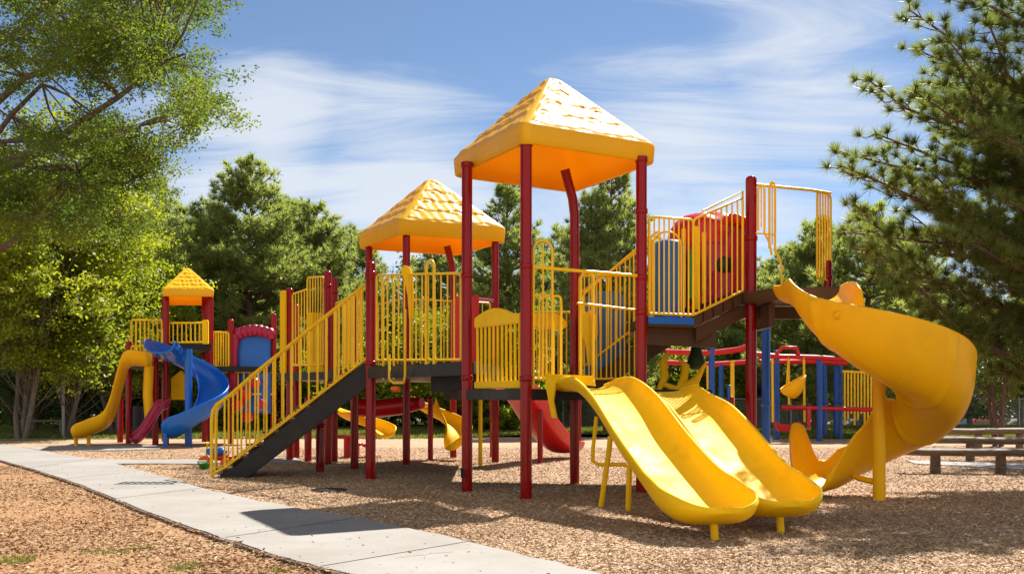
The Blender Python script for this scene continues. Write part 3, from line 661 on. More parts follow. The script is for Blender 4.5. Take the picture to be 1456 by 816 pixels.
railing(PS, q0, q1, (Zh(272, 14.9), Zh(276, 14.9)), (Zh(396, 14.9), Zh(398, 14.9)), 4, .017, .013)
# red dome, blue barrel, red wall by the bridge
m = MB(); cx = Vector((X(1010, 15.3), 15.3, 3.30)); loops = []
for i in range(9):
    t = i/8; pr_ = math.cos(t*math.pi/2)**.6; loops.append([cx+Vector((.62*pr_*math.cos(a_), .45*pr_*math.sin(a_), .47*math.sin(t*math.pi/2)*(1+.04*math.sin(5*a_))+.012*math.sin(9*a_+i))) for a_ in [k*2*math.pi/40 for k in range(40)]])
m.loft(loops, cap=False); m.build('dome', M['redpl'], PS)
m = MB(); m.lathe([(.58, 2.3), (.60, 2.4), (.60, 3.25), (.55, 3.3)], (cx.x, cx.y, 0), 32); o = m.build('tunnel_wall', M['crim'], PS)
m = MB(); m.lathe([(.005, 0), (.11, .01), (.12, .03), (.11, .05), (.001, .055)], (0, 0, 0), 24)
mm = MB(); mm.add([Vector((v[0], -v[2], v[1]))+Vector((cx.x+.08, cx.y-.6, 2.98)) for v in m.v], m.f, True); mm.build('porthole', M['black'], o)
for px, Y, wd, yt in [(952, 14.7, .21, 342), (941, 15.1, .18, 350)]:
    m = MB(); m.lathe([(wd, LZ-.02), (wd, Zh(yt+8, Y)), (wd*.9, Zh(yt+3, Y)), (wd*.6, Zh(yt, Y)), (.001, Zh(yt, Y))], (X(px, Y), Y, 0), 22); m.build('blue_barrel', M['blue'], PS)
m = MB(); pts = [P(1064, 312, 14.75), P(1048, 308, 14.7), P(1034, 314, 14.7), P(1028, 340, 14.7), P(1016, 380, 14.7), P(1000, 412, 14.6), P(978, 440, 14.6), P(1020, 425, 14.6), P(1064, 408, 14.7)]
m.slab(pts, (.03, .07, 0), .02); m.build('red_wall', M['crim'], PS)
m = MB()
for k in range(5):
    q = P(1034+k*6, 312-3*math.sin(k), 14.68); m.lathe([(.001, -.1), (.05, -.07), (.06, 0), (.045, .04), (.001, .06)], q, 10)
m.build('red_scallops', M['redpl'], PS)
for k, (px, yt, yb, mt) in enumerate([(972, 325, 438, 'yel'), (981, 355, 425, 'green'), (990, 322, 440, 'yel'), (1001, 330, 432, 'yel')]):
    m = MB(); q = P(px, yb, 14.6); t_ = P(px, yt, 14.6); m.box((q.x, 14.6, (q.z+t_.z)/2), (.055, .03, t_.z-q.z), 0, .012); m.build('play_panel', M[mt], PS)

# double slide -------------------------------------------------------
def slide(start, end, wd, ztop, label, drop=0):
    a = Vector((*start, 0)); b = Vector((*end, 0)); Ln = (b-a).length; d = (b-a)/Ln; cr = Vector((-d.y, d.x, 0))   # left side when looking down
    cr = -cr
    ss = [0, .12, .24, .40, .58, .74, .86, 1.0]; zs = [ztop, ztop-drop*.3, ztop-.06-drop, ztop*.78-drop*.6, ztop*.50, ztop*.28, .19, .17]
    hs = [.05, .11, .17, .21, .22, .23, .24, .23]; st = []
    for k in range(71):
        s_ = k/70; z = smooth_interp(ss, zs, s_); h = smooth_interp(ss, hs, s_)
        wv = wd*(.93+.10*s_)*(1+.07*math.exp(-((s_-.86)/.08)**2)); h += .035*math.exp(-((s_-.84)/.05)**2)
        st.append((a+d*Ln*s_+Vector((0, 0, z)), cr, wv, h, h))
    o = chute(PS, 'slide', st, cr, 'yel', th=.035, endround=.42, square=.5, bead=.028); o['label'] = label
    ft = b-d*.25; m = MB(); m.tube([ft+Vector((0, 0, -.02)), ft+Vector((0, 0, .02)), ft+Vector((-.01, 0, .17))], [.042, .034, .036], 12); m.build('slide_foot', M['yel'], o)
    return o, a, d, cr
SL1 = slide((.78, 12.95), (1.75, 8.85), .345, 1.30, 'near yellow slide of the pair')
SL2 = slide((1.76, 13.33), (2.42, 9.40), .345, 1.27, 'far yellow slide of the pair', .14)
# side cheek under the near slide's entry and leg frame
m = MB(); q = P(775, 535, 12.6); m.slab([q+Vector((0, 0, .03)), q+Vector((.5, -.5, .0)), q+Vector((.53, -.6, -.12)), q+Vector((.12, -.1, -.07)), q+Vector((.09, -.06, -.28)), q+Vector((.13, -.06, -.48)), q+Vector((.07, -.03, -.48)), q+Vector((0, 0, -.1))], (.02, .03, 0), .008); m.build('entry_cheek', M['yel'], PS)
g0, g1 = G(854, 722), G(893, 729); lg = MB(); lg.tube([g0, P(866, 640, g0.y), P(868, 620, g0.y)], .030, 10); lg.build('support_leg', M['yel'], PS)
lg = MB(); lg.tube([g1, P(895, 660, g1.y)], .030, 10)
lg.build('support_leg', M['yel'], PS)
lg = MB(); g2 = Vector((X(845, 12.2), 12.2, 0)); lg.tube([P(848, 592, 12.2), P(843, 640, 12.2), P(843, 655, 12.2), P(850, 660, 12.2), P(885, 660, 12.0), P(905, 664, 11.9)], .022, 8); lg.build('support_frame', M['yel'], PS)

# spiral slide -------------------------------------------------------
def spiral(par, name, cx, cy, th0, th1, zs, ho, hi, Rc, wd, mat, lead, ccw=True, nst=110, th=.035, ribs=(), endround=.3, tail=(), spoon=.6):
    keys = sorted(zs); st = []; sg = 1 if ccw else -1
    a0 = R(th0); c0 = Vector((cx+Rc*math.cos(a0), cy+Rc*math.sin(a0), 0)); tan = Vector((-math.sin(a0), math.cos(a0), 0))*sg; crd = Vector((math.cos(a0), math.sin(a0), 0))
    for (dist, z, hh, hi_) in lead: st.append((c0-tan*dist+Vector((0, 0, z)), crd, wd, hi_, hh))
    n = nst
    kz = [keys, [zs[k] for k in keys]]
    for i in range(n+1):
        q = i/n; a_ = R(th0+(th1-th0)*q); c = Vector((cx+Rc*math.cos(a_), cy+Rc*math.sin(a_), smooth_interp(kz[0], kz[1], q)))
        st.append((c, Vector((math.cos(a_), math.sin(a_), 0)), wd, smooth_interp(kz[0], [hi[k] for k in keys], q), smooth_interp(kz[0], [ho[k] for k in keys], q)))
    st += list(tail)
    return chute(par, name, st, None, mat, th=th, endround=endround, ribs=ribs, square=.75, bead=.026, spoon=spoon)
SC = (X(1250, 12.5), 12.5)
tz = {0: 2.12, .117: 1.76, .22: 1.50, .33: 1.30, .49: 1.05, .647: .80, .806: .56, .92: .38, 1: .29}
to = {0: .44, .117: .54, .22: .67, .33: .74, .49: .76, .647: .70, .806: .56, .92: .34, 1: .26}
ti = {0: .30, .117: .36, .22: .36, .33: .36, .49: .34, .647: .38, .806: .62, .92: .74, 1: .70}
a1_ = R(100); e1_ = Vector((SC[0]+.62*math.cos(a1_), SC[1]+.62*math.sin(a1_), 0)); t1_ = Vector((-math.sin(a1_), math.cos(a1_), 0)); cr1 = Vector((math.cos(a1_), math.sin(a1_), 0))
tail = []
for (dist, z, ho_, hi_, tw) in [(.08, .24, .22, .64, 0), (.16, .20, .21, .60, 1), (.24, .17, .25, .56, 2), (.30, .15, .38, .51, 3), (.36, .14, .56, .46, 4), (.42, .13, .72, .40, 5), (.50, .12, .76, .29, 6), (.57, .12, .76, .24, 8), (.62, .12, .70, .20, 10)]:
    c1_ = Vector((cr1.x, cr1.y, 0)); c1_.rotate(Matrix.Rotation(R(tw), 3, 'Z')); tail.append((e1_+t1_*dist+Vector((0, -.12*(dist/.6)**2, z)), c1_, .40, hi_, ho_))
SP = spiral(PS, 'spiral_slide', SC[0], SC[1], -183, 100, tz, to, ti, .61, .39, 'yelspiral', [(.92, 2.37, .20, .20), (.70, 2.34, .21, .24), (.47, 2.29, .24, .28), (.24, 2.22, .33, .32)], ribs=(.28, .5, .68), endround=.10, tail=tail, spoon=0)
SP['label'] = 'amber yellow open spiral slide'
m = MB(); m.tube([(SC[0], SC[1], -.02), (SC[0], SC[1], 1.9)], .072, 18); m.build('support_pole', M['yelspiral'], SP)
m = MB(); m.tube([(SC[0], SC[1], .22), (SC[0]-.16, SC[1]+.2, .26), (SC[0]-.28, SC[1]+.45, .34)], .035, 10); m.build('bracket', M['yelspiral'], SP)
m = MB(); q = P(1191, 448, 11.75); m.lathe([(.001, -.0), (.045, .0), (.04, .02), (.001, .03)], (0, 0, 0), 12)
mm = MB(); mm.add([Vector((v[0], -v[2], v[1]))+q for v in m.v], m.f, True); mm.build('boss', M['yelspiral'], SP)

# climbing ornament under the bridge: hanging green bell and yellow leaf climber
m = MB(); m.lathe([(.001, .42), (.04, .41), (.05, .30), (.08, .15), (.13, .0), (.13, -.05), (.07, -.10), (.001, -.11)], P(990, 515, 15), 18); m.tube([P(990, 460, 15), P(990, 495, 15)], .02, 8); m.build('hanging_bell', M['dgreen'], PS)
for pts in [[(940, 545), (965, 555), (990, 540), (1004, 515)], [(935, 560), (945, 535), (943, 515), (950, 500)], [(960, 560), (972, 540), (975, 520), (965, 510)]]:
    m = MB(); m.tube([P(px, py, 14.6) for px, py in pts], [.03, .06, .055, .015], 8); m.build('leaf_climber', M['yel'], PS)
# red slide at the back
st = []; a = Vector((X(722, 19.0), 19.0, 0)); b = Vector((X(812, 22), 22, 0)); d = (b-a).normalized(); cr = Vector((d.y, -d.x, 0))
for k in range(31):
    s_ = k/30; st.append((a.lerp(b, s_)+Vector((0, 0, smooth_interp([0, .15, .5, .8, 1], [1.28, 1.2, .55, .16, .12], s_))), cr, .33, .2, .2))
chute(PS, 'slide', st, None, 'redpl', th=.03, endround=.3)['label'] = 'red slide at the back under the deck'
post(PS, G(824, 640)*1.0, 1.25, r=.04)
# red crawl tube and yellow curls under the rear deck
m = MB(); m.tube([(X(510, 20), 20, 1.02), (X(540, 20), 20, 1.0), (X(575, 19.8), 19.8, 1.06), (X(600, 19.6), 19.6, 1.10)], [.17, .17, .16, .10], 20); m.build('crawl_tube', M['redpl'], PS)
st = []
for k in range(31):
    t = k/30; a_ = R(160-230*t); st.append((Vector((X(627, 21)+.35*math.cos(a_), 21+.35*math.sin(a_), 1.0-.85*t)), Vector((math.cos(a_), math.sin(a_), 0)), .22, .18, .22))
chute(PS, 'curly_slide', st, None, 'yel', th=.02, endround=.2)
for px, Y in ((660, 21), (683, 19)): m = MB(); m.tube([P(px, 567, Y), Vector((X(px, Y), Y, 0))], .037, 10); m.build('support_leg', M['yel'], PS)
st = []
for k in range(31):
    t = k/30; a_ = R(200-200*t); st.append((Vector((X(520, 22)+.4*math.cos(a_), 22+.4*math.sin(a_), .9-.55*t)), Vector((math.cos(a_), math.sin(a_), 0)), .2, .16, .2))
chute(PS, 'curly_slide', st, None, 'yel', th=.02, endround=.2)
# mid structure behind the stairs
deck([(X(395, 20.6), 20.6), (X(480, 19.2), 19.2), (-2.6, 20.9), (-4.0, 22.3)], 1.66, .14)
railing(PS, (X(416, 20.4), 20.4), (X(437, 20.1), 20.1), (Zh(418, 20.4), Zh(411, 20.1)), (1.8, 1.8), 4, sub=False)
railing(PS, (X(437, 20), 20), (X(460, 19.7), 19.7), (Zh(395, 20), Zh(393, 19.7)), (1.8, 1.8), 5, sub=False)
m = MB(); m.box((X(403, 20.6), 20.6, (Zh(413, 20.6)+1.6)/2), (.12, .10, Zh(413, 20.6)-1.6), 0, .04); m.box((X(448, 19.9), 19.95, 2.2), (.30, .05, 1.1), 0, .02); m.build('yellow_panel', M['yel'], PS)
railing(PS, (X(478, 19), 19), (X(508, 17.5), 17.5), (2.85, 2.85), (1.75, 1.75), 5, sub=False)
m = MB(); q = P(658, 672, 13.6); m.box(q, (.05, .06, .12), .2, .01); m.build('latch_box', M['black'], PS)

# ================================================================== BACKGROUND LEFT PLAY STRUCTURE
PB = root('play_structure', (-9, 28, 0), 'distant small play tower with a pointed yellow roof and a blue spiral slide', 'play structure')
YB = 28.0
def bp(px, Y): return (X(px, Y), Y)
for px, Y, yt in [(236, 27.8, 418), (299, 27.9, 418), (291, 29.6, 420), (183, 28.6, 486), (221, 27.6, 486), (234, 30, 420), (328, 28.2, 455), (389, 28.6, 447), (171, 29.2, 560)]:
    post(PB, bp(px, Y), Zh(yt, Y), r=.078)
roof(PB, [bp(231, 27.4), bp(304, 27.5), bp(297, 30.2), bp(234, 30.1)], Zh(421, 27.5), .18, .72, rad=.1, rows=6, scal=.22)
def pdeck(poly, z, th=.14, mat='black'): m = MB(); m.prism(poly, z-th, z); m.build('deck', M[mat], PB)
pdeck([bp(234, 27.7), bp(300, 27.8), bp(293, 29.8), bp(235, 30)], Zh(490, 28))
pdeck([bp(180, 28.4), bp(222, 27.6), bp(234, 29.6), bp(186, 30)], 2.1)
pdeck([bp(300, 27.9), bp(328, 28), bp(389, 28.4), bp(385, 30), bp(300, 30)], 2.0)
railing(PB, bp(240, 27.9), bp(296, 27.9), (Zh(459, 27.9),)*2, (Zh(487, 27.9),)*2, 8, .03, .02, sub=False)
railing(PB, bp(303, 28.0), bp(325, 28.1), (Zh(472, 28),)*2, (Zh(522, 28),)*2, 5, .028, .02, sub=False)
railing(PB, bp(187, 28.5), bp(217, 27.8), (Zh(491, 28),)*2, (Zh(512, 28),)*2, 6, .028, .02, sub=False)
railing(PB, bp(187, 29.6), bp(230, 29.6), (3.3, 3.3), (2.2, 2.2), 6, .028, .02, sub=False)
railing(PB, bp(330, 28.2), bp(388, 28.5), (Zh(528, 28),)*2, (Zh(560, 28),)*2, 6, .028, .02, sub=False)
m = MB(); q = P(292, 472, 27.7); m.box(q, (.16, .1, .62), 0, .03); m.build('yellow_panel', M['yel'], PB)
# yellow side slide
m = []; a = Vector((X(214, 27.4), 27.4, 0)); b = Vector((X(103, 27.2), 27.2, 0)); d = (b-a).normalized(); cr = Vector((-d.y, d.x, 0)); st = []
for k in range(61):
    s_ = k/60; st.append((a.lerp(b, s_)+Vector((0, 0, smooth_interp([0, .12, .30, .38, .46, .55, .75, .9, 1], [1.98, 2.02, 1.96, 1.5, .9, .52, .33, .22, .2], s_))), cr, .40, .33, .33))
chute(PB, 'slide', st, None, 'yelspiral', th=.04, endround=.25)
for px in (108, 126): q = Vector((X(px, 27.2), 27.2, 0)); m = MB(); m.tube([q, q+Vector((0, 0, .3))], .05, 8); m.build('slide_leg', M['yelspiral'], PB)
m = MB(); m.tube([P(212, 520, 27.3), P(210, 560, 27.3), P(213, 600, 27.3)], .12, 10); m.build('slide_leg', M['yelspiral'], PB)
# gabled yellow panel and black climbing panel
m = MB(); m.slab([P(243, 568, 28.3), P(271, 568, 28.3), P(271, 540, 28.3), P(257, 526, 28.3), P(243, 538, 28.3)], (0, .08, 0), .02); m.build('gabled_panel', M['yel'], PB)
m = MB(); m.slab([P(188, 622, 28.8), P(217, 622, 28.3), P(217, 577, 28.3), P(188, 577, 28.8)], (0, .08, 0), .02); m.build('climbing_panel', M['black'], PB)
for k in range(4): m = MB(); m.box((X(199, 28), 28.2+k*.2, 1.2+k*.2), (.55, .2, .03)); m.build('tread', M['brown'], PB)
a = Vector((X(236, 27.2), 27.2, 0)); b = Vector((X(186, 26.6), 26.6, 0)); d = (b-a).normalized(); cr = Vector((-d.y, d.x, 0)); st = []
for k in range(31): s_ = k/30; st.append((a.lerp(b, s_)+Vector((0, 0, smooth_interp([0, .2, .6, .85, 1], [.95, .85, .3, .1, .08], s_))), cr, .24, .22, .22))
chute(PB, 'slide', st, None, 'crim', th=.03, endround=.25)['label'] = 'small crimson slide'
# blue spiral
q_ = {0: 0, .2: .2, .4: .4, .6: .6, .8: .8, 1: 1}
bz = {0: Zh(508, 27), .15: Zh(515, 27), .35: Zh(540, 27), .55: Zh(572, 27), .75: Zh(598, 26.3), .9: Zh(618, 26), 1: .2}
SB = spiral(PB, 'spiral_slide', X(268, 26.9), 26.9, 185, -125, bz, {k: .45 for k in bz}, {k: .32 for k in bz}, .60, .34, 'blue', [(.5, Zh(502, 27), .26, .26), (.25, Zh(504, 27), .34, .30)], ccw=False, nst=90, endround=.3)
m = MB(); m.tube([(X(268, 26.9), 26.9, 0), (X(268, 26.9), 26.9, 2.4)], .09, 14); m.build('support_pole', M['blue'], SB)
m = MB(); m.tube([(X(233, 26), 26.1, 0), (X(233, 26), 26.1, .35)], .05, 10); m.build('slide_foot', M['blue'], SB)
# crimson arch over the blue panel
m = MB(); m.box((X(361, 28.4), 28.45, (Zh(478, 28.4)+Zh(588, 28.4))/2), (.85, .12, Zh(478, 28.4)-Zh(588, 28.4)), 0, .04); m.build('blue_panel', M['blue'], PB)
m = MB()
for k in range(7): m.lathe([(.001, -.16), (.10, -.12), (.14, 0), (.10, .12), (.001, .15)], P(340+k*7.3, 474-5*math.sin(math.pi*k/6), 28.3), 12)
m.tube([P(334, 475, 28.3), P(331, 500, 28.3), P(332, 560, 28.3)], .13, 10); m.build('crimson_arch', M['crim'], PB)
for px, py, r_, mt in [(348, 560, .20, 'redpl'), (362, 545, .16, 'redpl'), (338, 575, .18, 'redpl'), (372, 575, .15, 'crim'), (352, 592, .16, 'redpl')]:
    m = MB(); m.lathe([(.001, -r_), (r_*.7, -r_*.7), (r_, 0), (r_*.7, r_*.7), (.001, r_)], P(px, py, 27.9), 16); m.build('red_bubble', M[mt], PB)

# ================================================================== BLUE AND RED SWING/CLIMBER AREA
CF = root('climbing_frame', (7.5, 30, 0), 'blue posted climbing frame with red overhead beams behind the spiral slide', 'climbing frame')
for px, w_, yt, yb in [(1012, 9, 490, 627), (1025, 7, 517, 625), (1037, 7, 548, 622), (1104, 9, 499, 625), (1165, 8, 512, 627), (1173, 7, 512, 622), (1189, 8, 518, 622), (1195, 6, 520, 624)]:
    g = G(px, yb); post(CF, g, Zh(yt, g.y), r=w_/2*g.y/F, mat='bluep', collars=(Zh(572, g.y),), name='post')
def beam(pts, r, mat='redpl', name='beam', par=CF): m = MB(); m.tube([P(*p) for p in pts], r, 8); return m.build(name, M[mat], par)
beam([(946, 500, 30), (1010, 502, 30), (1050, 497, 30), (1075, 489, 30)], .08); beam([(948, 515, 31), (1010, 518, 31), (1070, 514, 31)], .07)
beam([(1075, 503, 30), (1110, 507, 30), (1160, 508, 30), (1205, 511, 30)], .07); beam([(1080, 514, 31), (1160, 514, 31), (1205, 516, 31)], .07)
beam([(1104, 503, 30), (1112, 494, 30), (1132, 494, 30), (1136, 504, 30)], .05)
beam([(1112, 579, 30), (1160, 580, 30), (1240, 582, 30)], .06); beam([(1150, 581, 29), (1150, 610, 29)], .05)
for px, a_, b_ in [(992, 515, 610), (1006, 520, 600), (1041, 512, 610), (1098, 505, 600), (1121, 505, 575), (1143, 508, 600)]:
    beam([(px, a_, 30.5), (px+1, b_, 30.5)], .035 if px != 1041 else .06, 'ybar', 'yellow_pole')
for k in range(9):
    px = 1201+k*4.7; beam([(px, 528+3*math.sin(k*2), 31), (px, 604-8*(k % 3), 31)], .028, 'ybar', 'yellow_pole')
beam([(1198, 528, 31), (1242, 530, 31)], .04, 'ybar', 'yellow_rail')
m = MB(); q = P(1122, 606, 30); m.slab([q+Vector((x_, 0, z_)) for x_, z_ in [(-.36, .14), (-.3, -.1), (-.2, -.16), (.25, -.16), (.32, -.08), (.36, .14), (.2, .06), (-.2, .06)]], (0, .4, 0), .03); m.build('bench_seat', M['redpl'], CF)
# yellow bucket swing
SW = root('bucket_swing', P(1128, 560, 29.4), 'yellow scoop shaped seat hanging from the red beam behind the spiral slide', 'swing'); cq = P(1130, 548, 29.4)
loops = []
for i in range(1, 13):
    t = i/12*math.pi/2; rr = .33*math.sin(t)**.75; lp = []
    for k in range(28):
        p_ = k*2*math.pi/28; rim = .10+.20*math.cos(p_-.25)-.04*math.sin(p_)
        lp.append(cq+Vector((rr*math.cos(p_)*(1.12 if math.cos(p_) < 0 else .95)-.02, rr*math.sin(p_), -.32+(rim+.32)*(1-math.cos(t))**.8)))
    loops.append(lp)
m = MB(); m.loft(loops, cap=False); m.add(loops[0], [tuple(range(28))], True); o = m.build('seat', M['yelspiral'], SW); md = o.modifiers.new('t', 'SOLIDIFY'); md.thickness = .03
m = MB(); m.tube([cq+Vector((.22, -.1, .15)), P(1143, 508, 29.5)], .015, 6); m.build('hanger', M['ybar'], SW); m = MB(); m.tube([cq+Vector((-.2, .1, .0)), P(1121, 508, 29.5)], .015, 6); m.build('hanger', M['ybar'], SW)
# tall blue post beside the red one
g = Vector((X(1089, 18.3), 18.3, 0)); m = MB(); ring_post(m, g, -.02, Zh(466, 18.3), .072); o = tag(m.build('bollard_post', M['bluep'], None, g), 'tall blue post with rounded top just right of the tallest red post', 'post')
m = MB(); m.lathe([(.0725, 1.05), (.082, 1.06), (.082, 1.12), (.0725, 1.13)], g, 18); m.build('collar', M['bluep'], o); m = MB(); m.tube([g+Vector((0, 0, .25)), g+Vector((-.28, 0, .25))], .02, 8); m.build('bracket', M['black'], o)

# red play table under the deck
T = root('activity_table', G(495, 650), 'low red activity table with round stools under the deck', 'table'); g = Vector(T['_o'])
m = MB(); m.box(g+Vector((0, 0, .42)), (.5, .45, .05)); m.build('tabletop', M['redpl'], T)
m = MB(); m.tube([g, g+Vector((0, 0, .4))], .09, 12); m.build('pedestal', M['redpl'], T)
for dx, dy in ((.42, -.1), (-.45, .1), (.1, .5)):
    m = MB(); m.lathe([(.10, 0), (.06, .05), (.06, .2), (.13, .23), (.13, .27), (.001, .28)], g+Vector((dx, dy, 0)), 16); m.build('stool', M['redpl'], T)

# ride-on toy at the foot of the stairs
T = root('ride_on_toy', G(306, 664), 'bright ride-on toy with blue seat and orange wheels at the foot of the stairs', 'toy'); g = Vector(T['_o'])
def ell(c, rx, ry, rz, n=16):
    return [[Vector(c)+Vector((rx*math.sin(t)*math.cos(p), ry*math.sin(t)*math.sin(p), rz*math.cos(t))) for p in [k*2*math.pi/n for k in range(n)]] for t in [math.pi*(j+.02)/8.04 for j in range(9)]]
m = MB(); m.loft(ell(g+Vector((.02, 0, .27)), .19, .11, .085)); m.build('seat', M['blue'], T)
m = MB(); m.loft(ell(g+Vector((.1, 0, .17)), .2, .08, .06)); m.build('body', M['redpl'], T)
m = MB(); m.tube([g+Vector((-.16, 0, .12)), g+Vector((-.13, 0, .42))], .018, 8); m.tube([g+Vector((-.13, -.12, .42)), g+Vector((-.13, .12, .42))], .016, 8); m.build('handlebar', M['yel'], T)
for dx, dy, r_, mt in ((-.18, -.02, .10, 'orange'), (.2, -.11, .08, 'orange'), (.2, .11, .08, 'orange')):
    c = g+Vector((dx, dy, r_)); m = MB(); m.tube([c+Vector((0, -.03, 0)), c+Vector((0, .03, 0))], r_, 18); m.build('wheel', M[mt], T)
T2 = root('toy_bucket', G(291, 667), 'small green and white toy tray lying left of the ride-on toy', 'toy'); g = Vector(T2['_o'])
m = MB(); m.lathe([(.07, 0), (.11, .09), (.12, .1), (.10, .1), (.06, .015), (.001, .012)], g+Vector((0, 0, .005)), 18); m.build('tray', M['green'], T2)
m = MB(); m.box(g+Vector((-.05, .0, .13)), (.16, .1, .035), .3, .012); m.build('lid', M['white'], T2)

# ================================================================== LOG BENCHES, FENCE, CARS
def bench(c, ln, h, rz, label, nleg=2, slab=.09):
    T = root('log_bench', c, label, 'bench', 'log benches right of the spiral slide'); c = Vector(c); d = Vector((math.cos(rz), math.sin(rz), 0))
    m = MB(); n = 9; pts = [c+d*(ln*(k/(n-1)-.5))+Vector((0, random.uniform(-.01, .01), h-slab+random.uniform(-.012, .012))) for k in range(n)]
    loops = [[p+Vector((-d.y, d.x, 0))*(.17*math.cos(a_)*(1+random.uniform(-.04, .04)))+Vector((0, 0, slab*math.sin(a_)*(.55 if math.sin(a_) > 0 else 1))) for a_ in [k*2*math.pi/14 for k in range(14)]] for p in pts]
    m.loft(loops); m.build('seat', M['log'], T)
    for k in range(nleg):
        q = c+d*(ln*(-.33+.66*k/(nleg-1))); m = MB(); m.tube([q+Vector((0, 0, -.02)), q+Vector((0, 0, h-slab*1.2))], [.085, .075], 12); m.build('leg', M['log'], T)
bench((X(1358, 17)+.78, 17.15, 0), 3.0, .44, R(-7), 'nearest weathered log bench, its left end beside the spiral slide', 3, .08)
bench((X(1400, 21)+.8, 20.6, 0), 3.7, .50, R(-3), 'middle weathered log bench behind the nearest one', 3)
bench((X(1415, 24)+.8, 23.6, 0), 4.0, .58, R(-2), 'rearmost log bench in front of the small forked tree', 4)
T = root('park_bench', G(62, 618), 'pale distant bench under the leafy trees at far left', 'bench'); g = Vector(T['_o'])
m = MB(); m.box(g+Vector((0, 0, .45)), (1.5, .35, .06)); m.build('seat', M['log'], T)
for s_ in (-1, 1): m = MB(); m.box(g+Vector((s_*.6, 0, .22)), (.08, .3, .44)); m.build('leg', M['log'], T)
g = G(90, 622); m = MB(); m.tube([g, g+Vector((0, 0, 1.9))], .045, 8); m.lathe([(.05, 0), (.06, .02), (.04, .05), (.001, .06)], g+Vector((0, 0, 1.88)), 10); tag(m.build('marker_pole', M['metal'], None, g), 'slim grey pole standing before the trees left of the yellow slide', 'pole')

FN = root('chain_link_fence', (8, 43, 0), 'low grey chain-link fence between the playground and the parked cars', 'fence')
xs0, xs1, YF, HF = -1.0, 26.0, 43.0, 1.15
k = 0; xx = xs0
while xx <= xs1+.01:
    m = MB(); m.tube([(xx, YF, 0), (xx, YF, HF+.05)], .035, 8); m.build('fence_post', M['metal'], FN); xx += 3.0
m = MB(); m.tube([(xs0, YF, HF), (xs1, YF, HF)], .024, 6); m.build('top_rail', M['metal'], FN)
vs = []; stp = .11
for i in range(int((xs1-xs0+HF)/stp)):
    for sg in (1, -1):
        xa_ = xs0+i*stp; p0 = (xa_, .05) if sg > 0 else (xa_-HF, HF); p1 = (xa_-HF, HF) if sg > 0 else (xa_, .05)
        if sg < 0: p0 = (xa_-HF, .05); p1 = (xa_, HF)
        t = .006; vs += [(p0[0]-t, YF+.02, p0[1]), (p0[0]+t, YF+.02, p0[1]), (p1[0]+t, YF+.02, p1[1]), (p1[0]-t, YF+.02, p1[1])]
vs = np.array(vs); vs[:, 0] = np.clip(vs[:, 0], xs0, xs1)
npmesh('mesh_panel', vs, 4, M['metal'], FN, (8, 43, 0), rnd=rng.uniform(0, 1, len(vs)//4))

def car(c, rz, paint, label):
    T = root('parked_car', c, label, 'car', 'cars parked beyond the fence'); T.rotation_euler = (0, 0, rz)
    def place(mb, nm, mt, par=T):
        o = mb.build(nm, M[mt], None, (0, 0, 0)); o.parent = par; return o
    prof = [(-2.15, .35), (-2.2, .6), (-2.12, .88), (-1.5, .98), (-1.0, 1.38), (-.3, 1.46), (.5, 1.42), (1.15, 1.0), (1.9, .86), (2.15, .68), (2.18, .4), (1.8, .25), (-1.8, .25)]
    m = MB(); m.slab([Vector((x_, -.85, z_)) for x_, z_ in prof], (0, 1.7, 0), .07); b = place(m, 'body', paint)
    for sg in (-1, 1):
        m = MB(); m.slab([Vector((x_, sg*.852, z_)) for x_, z_ in [(-1.25, 1.0), (-.88, 1.32), (-.3, 1.38), (.42, 1.35), (.92, 1.0)]], (0, sg*.012, 0), .0); place(m, 'side_window', 'glass')
        for wx in (-1.3, 1.3):
            m = MB(); m.tube([(wx, sg*.70, .32), (wx, sg*.90, .32)], .32, 20); wo_ = place(m, 'wheel', 'tyre'); m = MB(); m.tube([(wx, sg*.9, .32), (wx, sg*.915, .32)], .19, 14); place(m, 'rim', 'metal', wo_)
    m = MB(); m.slab([Vector((.55, -.7, 1.42)), Vector((.55, .7, 1.42)), Vector((1.18, .74, 1.02)), Vector((1.18, -.74, 1.02))], (.03, 0, .03), .0); place(m, 'windscreen', 'glass')
    m = MB(); m.slab([Vector((-1.03, -.7, 1.38)), Vector((-1.03, .7, 1.38)), Vector((-1.48, .74, 1.02)), Vector((-1.48, -.74, 1.02))], (-.03, 0, .03), .0); place(m, 'rear_window', 'glass')
for px, rz, pt, lb in [(1310, 12, 'paintblue', 'pale blue car parked beyond the fence, seen just right of the spiral slide'), (1398, 5, 'paintred', 'red car parked beyond the fence left of the small forked tree'), (1450, 165, 'paintwhite', 'white car parked beyond the fence right of the small forked tree'),
                       (952, 5, 'paintwhite', 'white car parked far beyond the fence, seen past the rear of the double slide'), (1075, 172, 'paintblue', 'pale blue car parked beyond the fence behind the tall blue post'), (1222, 8, 'paintwhite', 'white car parked beyond the fence behind the yellow poles')]:
    car((X(px, 61), 61, -1.445), R(rz), pt, lb)

